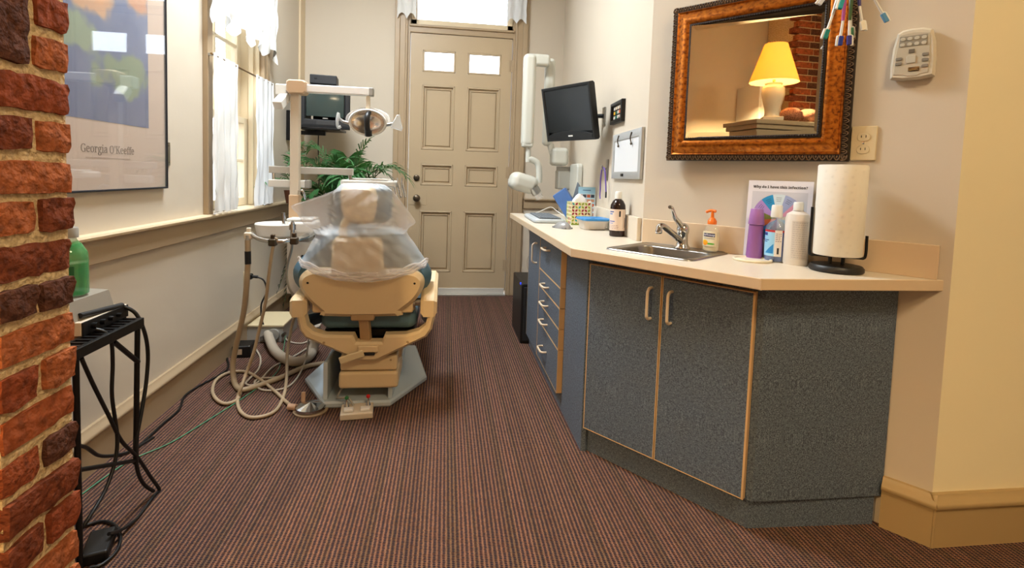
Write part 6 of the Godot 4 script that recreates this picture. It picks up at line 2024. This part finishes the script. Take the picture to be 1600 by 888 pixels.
	k.prism(PackedVector2Array([Vector2(-0.055, 0), Vector2(0.06, 0), Vector2(0.045, 0.052), Vector2(-0.05, 0.058)]), -0.10, 0.08, 0.006)
	obj("case", k, mat(Color(0.55, 0.52, 0.47), 0.5), t)
	obj("sticker", Mk.new().box(Vector3(-0.02, 0.024, 0.0802), Vector3(0.02, 0.016, 0.001)), M.paper, t)
	t = thing("green_bottle", "translucent green plastic bottle with a grey cap standing on the modem", "bottle", Vector3(-1.022, y + 0.041 + 0.0555, -1.54))
	var gm := glass(Color(0.16, 0.68, 0.38), 0.42, 0.08)
	obj("body", Mk.new().lathe([Vector2(0, 0), Vector2(0.036, 0), Vector2(0.042, 0.005), Vector2(0.042, 0.10), Vector2(0.040, 0.118), Vector2(0.028, 0.140), Vector2(0.017, 0.154), Vector2(0.015, 0.165)], 28), gm, t)
	obj("drink", Mk.new().lathe([Vector2(0, 0.003), Vector2(0.038, 0.004), Vector2(0.040, 0.09), Vector2(0, 0.09)], 24), glass(Color(0.12, 0.55, 0.32), 0.35, 0.05), t)
	obj("cap", Mk.new().at(Vector3(0, 0.160, 0)).lathe([Vector2(0.021, 0), Vector2(0.021, 0.024), Vector2(0.019, 0.028), Vector2(0, 0.028)], 22), M.grey, t)
	obj("label_print", label_wrap(0.0424, 0.02, 0.085, 0.2, 0.8), mat(Color(0.10, 0.38, 0.22), 0.4), t)
	t = thing("black_wand", "slim black wand lying slanted on the modem with its cable trailing down", "wand", Vector3(-0.93, y + 0.05, -1.58))
	obj("wand", Mk.new().rod(Vector3(-0.03, 0.004, 0.10), Vector3(-0.020, -0.010, -0.060), 0.0075, 10, 0.0095), M.black, t)
	obj("cable", Mk.new().tube([Vector3(-0.020, -0.010, -0.060), Vector3(0.010, -0.037, -0.075), Vector3(0.030, -0.099, -0.083), Vector3(0.030, -0.174, -0.099), Vector3(0.030, -0.261, -0.087), Vector3(0.030, -0.348, -0.058), Vector3(0.030, -0.415, -0.034), Vector3(0.030, -0.496, -0.035), Vector3(0.030, -0.567, -0.067), Vector3(0.040, -0.615, -0.103)], 0.0055, 8), M.black, t)
	hose("black_cable", "black cable hanging from the knobbed device down behind the metal stand", "cable", HOSE_J, 0.005, M.black, 8)
	hose("black_cable", "black cable crossing diagonally below the slotted shelf into a floor loop", "cable", HOSE_K, 0.005, M.black, 8)
	hose("black_cable", "black cable circling the power adapter beside the brick pier", "cable", HOSE_L, 0.0045, M.black, 8)
	hose("black_cable", "black cable sagging along the baseboard behind the metal stand", "cable", HOSE_M, 0.005, M.black, 8)
	t = thing("power_adapter", "black power adapter brick on the carpet at the foot of the brick pier", "adapter", Vector3(-0.905, 0, -1.45), 0.35)
	obj("case", Mk.new().box(Vector3(0, 0.016, 0), Vector3(0.060, 0.032, 0.11), 0.007), M.black, t)

# ---------------------------------------------------------------- what the gold mirror shows: the side room left of the camera
func behind() -> void:
	var t := thing("mantelpiece", "grey painted mantel with stacked mouldings seen in the gold mirror", "mantel", Vector3(-1.53, 0, 0.46))
	var gm := mat(Color(0.68, 0.64, 0.56), 0.5)
	obj("body", Mk.new().box(Vector3(0, 0.70, 0.0), Vector3(0.40, 1.40, 0.70), 0.004), gm, t)
	for q in [[1.42, 0.03, 0.0], [1.465, 0.05, 0.02], [1.515, 0.03, 0.05], [1.56, 0.04, 0.03], [1.60, 0.038, 0.07]]:
		obj("moulding", Mk.new().box(Vector3(0, q[0], 0), Vector3(0.42 + q[2], q[1], 0.72 + q[2]), 0.006), gm if q[2] != 0.02 else mat(Color(0.32, 0.2, 0.15), 0.6), t)
	t = thing("table_lamp", "lit table lamp with a white vase base and cream cone shade in the mirror", "lamp", Vector3(-1.40, 1.619, 0.30))
	var wm := mat(Color(0.88, 0.88, 0.84), 0.25)
	obj("base", Mk.new().at(Vector3.ZERO, Basis(Vector3.UP, 0.5)).box(Vector3(0, 0.018, 0), Vector3(0.17, 0.036, 0.17), 0.008).lathe([Vector2(0.07, 0.034), Vector2(0.062, 0.06), Vector2(0.064, 0.10), Vector2(0.082, 0.17), Vector2(0.098, 0.24), Vector2(0.094, 0.295), Vector2(0.068, 0.32), Vector2(0.076, 0.335), Vector2(0, 0.34)], 8), wm, t)
	obj("stem", Mk.new().rod(Vector3(0, 0.30, 0), Vector3(0, 0.37, 0), 0.012), mat(Color(0.6, 0.45, 0.25), 0.3, 0.8), t)
	var sh := mat(Color(0.93, 0.84, 0.62), 0.8)
	sh.backlight_enabled = true
	sh.backlight = Color(0.80, 0.66, 0.38)
	obj("shade", Mk.new().lathe([Vector2(0.205, 0.345), Vector2(0.095, 0.68), Vector2(0.092, 0.68), Vector2(0.202, 0.345)], 36), sh, t)
	var bm := mat(Color(1, 0.9, 0.7), 0.5)
	bm.emission_enabled = true
	bm.emission = Color(1.0, 0.78, 0.45)
	bm.emission_energy_multiplier = 4.0
	obj("bulb", Mk.new().ball(Vector3(0, 0.44, 0), Vector3(0.03, 0.045, 0.03), 14), bm, t)
	var l := OmniLight3D.new()
	l.name = "bulb_light"
	l.light_color = Color(1.0, 0.84, 0.60)
	l.light_energy = 4.2
	l.light_size = 0.03
	l.omni_range = 10.0
	l.omni_attenuation = 2.0
	l.shadow_enabled = true
	l.position = Vector3(0, 0.44, 0)
	t.add_child(l)
	rng.seed = 3
	for i in 2:
		var s := thing("pumice_stone", ["round pink speckled stone beside the lamp in the mirror", "farther pink speckled stone at the right edge of the mirror"][i], "stone", Vector3(-1.38 - 0.02 * i, 1.62, 0.48 + i * 0.19), 0.0, "pink stones on the mantel")
		var sm := mat(Color.WHITE, 0.9)
		sm.albedo_texture = ntex(noise(0.12, 3, 120 + i), 128, grad([0.0, 0.35, 0.45, 1.0], [Color(0.25, 0.14, 0.10), Color(0.45, 0.28, 0.22), Color(0.72, 0.50, 0.40), Color(0.80, 0.60, 0.50)]))
		obj("stone", Mk.new().ball(Vector3(0, 0.065, 0), Vector3(0.09, 0.065, 0.10), 20), tri(sm, 5.0), s)
	# chimney breast corner and a white panel behind the lamp
	var ch := struct("wall_chimney", Mk.new().box(Vector3(-2.05, 1.5, 1.08), Vector3(0.46, 3.0, 0.40)), M.mortar)
	for c in 34:
		var yy := 0.8 + c * 0.066
		for s in 2:
			var z := 0.95 + s * 0.208 - (0.05 if c % 2 else 0.0)
			var b := obj("brick", Mk.new().box(Vector3.ZERO, Vector3(0.06, 0.055, 0.198), 0.004, 1), M.bricks[(c * 3 + s) % 6], ch)
			b.position = Vector3(-1.842, yy, z)
	t = thing("cupboard", "white painted cupboard panel standing behind the lamp in the mirror", "cupboard", Vector3(-2.1, 0, 0.68))
	obj("body", Mk.new().box(Vector3(0, 1.03, 0), Vector3(0.36, 2.06, 0.26), 0.004), M.white, t)
	obj("door", Mk.new().box(Vector3(0.183, 1.03, 0), Vector3(0.012, 1.96, 0.22), 0.003), M.white, t)

# hose and cable runs
const HOSE_A := [Vector3(-0.906, 0.713, -2.5), Vector3(-0.906, 0.608, -2.5), Vector3(-0.912, 0.487, -2.5), Vector3(-0.934, 0.37, -2.53), Vector3(-0.966, 0.256, -2.56), Vector3(-0.991, 0.171, -2.58), Vector3(-1.003, 0.086, -2.58), Vector3(-0.984, 0.015, -2.55), Vector3(-0.926, 0.013, -2.47), Vector3(-0.882, 0.013, -2.49), Vector3(-0.804, 0.013, -2.585), Vector3(-0.711, 0.013, -2.741), Vector3(-0.626, 0.013, -2.793), Vector3(-0.523, 0.013, -2.847)]
const HOSE_B := [Vector3(-0.764, 0.731, -2.45), Vector3(-0.78, 0.678, -2.45), Vector3(-0.796, 0.559, -2.45), Vector3(-0.813, 0.434, -2.46), Vector3(-0.844, 0.286, -2.46), Vector3(-0.863, 0.19, -2.45), Vector3(-0.89, 0.104, -2.44), Vector3(-0.897, 0.054, -2.4), Vector3(-0.904, 0.009, -2.375), Vector3(-0.842, 0.009, -2.247), Vector3(-0.771, 0.009, -2.191), Vector3(-0.705, 0.009, -2.239), Vector3(-0.712, 0.009, -2.392), Vector3(-0.749, 0.03, -2.564), Vector3(-0.77, 0.12, -2.645), Vector3(-0.775, 0.22, -2.725), Vector3(-0.751, 0.3, -2.715), Vector3(-0.74, 0.36, -2.77)]
const HOSE_C := [Vector3(-0.954, 0.01, -2.545), Vector3(-0.903, 0.01, -2.386), Vector3(-0.929, 0.01, -2.329), Vector3(-0.983, 0.01, -2.364), Vector3(-1.046, 0.01, -2.462), Vector3(-1.086, 0.01, -2.598), Vector3(-1.065, 0.01, -2.686), Vector3(-0.991, 0.01, -2.699), Vector3(-0.89, 0.01, -2.604), Vector3(-0.761, 0.01, -2.441), Vector3(-0.675, 0.01, -2.322), Vector3(-0.621, 0.016, -2.255)]
const HOSE_D := [Vector3(-1.053, 0.05, -3.221), Vector3(-0.992, 0.045, -3.078), Vector3(-0.917, 0.028, -2.94), Vector3(-0.814, 0.028, -2.807), Vector3(-0.749, 0.028, -2.786), Vector3(-0.718, 0.028, -2.872), Vector3(-0.721, 0.05, -2.976), Vector3(-0.717, 0.12, -2.99), Vector3(-0.695, 0.2, -2.907)]
const HOSE_E := [Vector3(-1.124, 0.03, -3.286), Vector3(-1.124, 0.006, -3.212), Vector3(-1.064, 0.006, -3.061), Vector3(-0.985, 0.006, -2.902), Vector3(-0.94, 0.006, -2.742), Vector3(-0.939, 0.006, -2.632), Vector3(-0.934, 0.006, -2.554), Vector3(-0.887, 0.006, -2.552), Vector3(-0.879, 0.006, -2.757), Vector3(-0.838, 0.006, -2.868), Vector3(-0.801, 0.006, -2.977), Vector3(-0.771, 0.006, -3.108)]
const HOSE_F := [Vector3(-1.005, 0.05, -3.422), Vector3(-1.002, 0.006, -3.36), Vector3(-0.926, 0.006, -3.194), Vector3(-0.839, 0.006, -3.144), Vector3(-0.776, 0.006, -3.19), Vector3(-0.724, 0.006, -2.893), Vector3(-0.757, 0.006, -2.666), Vector3(-0.822, 0.006, -2.627), Vector3(-0.893, 0.006, -2.614), Vector3(-0.893, 0.006, -2.552), Vector3(-0.826, 0.006, -2.474), Vector3(-0.736, 0.006, -2.492), Vector3(-0.714, 0.006, -2.622), Vector3(-0.72, 0.04, -2.799), Vector3(-0.703, 0.15, -2.783)]
const HOSE_G := [Vector3(-1.115, 0.004, -1.611), Vector3(-1.114, 0.004, -1.702), Vector3(-1.082, 0.004, -1.891), Vector3(-1.006, 0.004, -2.011), Vector3(-0.953, 0.004, -2.173), Vector3(-0.889, 0.004, -2.399), Vector3(-0.837, 0.004, -2.674), Vector3(-0.875, 0.004, -2.904), Vector3(-0.964, 0.03, -3.283), Vector3(-1.018, 0.06, -3.506)]
const HOSE_H := [Vector3(-0.708, 0.807, -2.5), Vector3(-0.71, 0.686, -2.5), Vector3(-0.727, 0.61, -2.5), Vector3(-0.733, 0.549, -2.5), Vector3(-0.721, 0.488, -2.5), Vector3(-0.691, 0.427, -2.5), Vector3(-0.679, 0.335, -2.5)]
const HOSE_I := [Vector3(-1.171, 0.006, -2.929), Vector3(-1.1, 0.006, -2.767), Vector3(-1.104, 0.006, -2.656), Vector3(-1.139, 0.006, -2.534), Vector3(-1.148, 0.006, -2.422), Vector3(-1.108, 0.006, -2.292), Vector3(-1.108, 0.006, -2.167), Vector3(-1.105, 0.006, -2.051), Vector3(-1.103, 0.006, -1.973), Vector3(-1.137, 0.006, -1.932)]
const HOSE_J := [Vector3(-0.93, 0.598, -1.494), Vector3(-0.91, 0.587, -1.5), Vector3(-0.9, 0.558, -1.507), Vector3(-0.9, 0.494, -1.511), Vector3(-0.9, 0.405, -1.506), Vector3(-0.9, 0.286, -1.525), Vector3(-0.9, 0.217, -1.515), Vector3(-0.9, 0.16, -1.473), Vector3(-0.9, 0.126, -1.408), Vector3(-0.91, 0.103, -1.388)]
const HOSE_K := [Vector3(-0.9, 0.556, -1.39), Vector3(-0.9, 0.473, -1.43), Vector3(-0.9, 0.358, -1.491), Vector3(-0.9, 0.257, -1.545), Vector3(-0.9, 0.167, -1.619), Vector3(-0.9, 0.067, -1.685), Vector3(-0.89, 0.004, -1.715), Vector3(-0.89, 0.004, -1.682), Vector3(-0.88, 0.004, -1.579), Vector3(-0.88, 0.021, -1.504), Vector3(-0.88, 0.048, -1.45)]
const HOSE_L := [Vector3(-1.005, 0.006, -1.552), Vector3(-0.968, 0.006, -1.568), Vector3(-0.92, 0.006, -1.545), Vector3(-0.877, 0.006, -1.494), Vector3(-0.855, 0.006, -1.438), Vector3(-0.862, 0.006, -1.393), Vector3(-0.885, 0.006, -1.382)]
const HOSE_M := [Vector3(-0.95, 0.306, -1.439), Vector3(-0.97, 0.259, -1.511), Vector3(-0.98, 0.199, -1.578), Vector3(-0.98, 0.159, -1.65), Vector3(-0.97, 0.138, -1.712), Vector3(-0.97, 0.123, -1.8), Vector3(-0.97, 0.116, -1.837)]
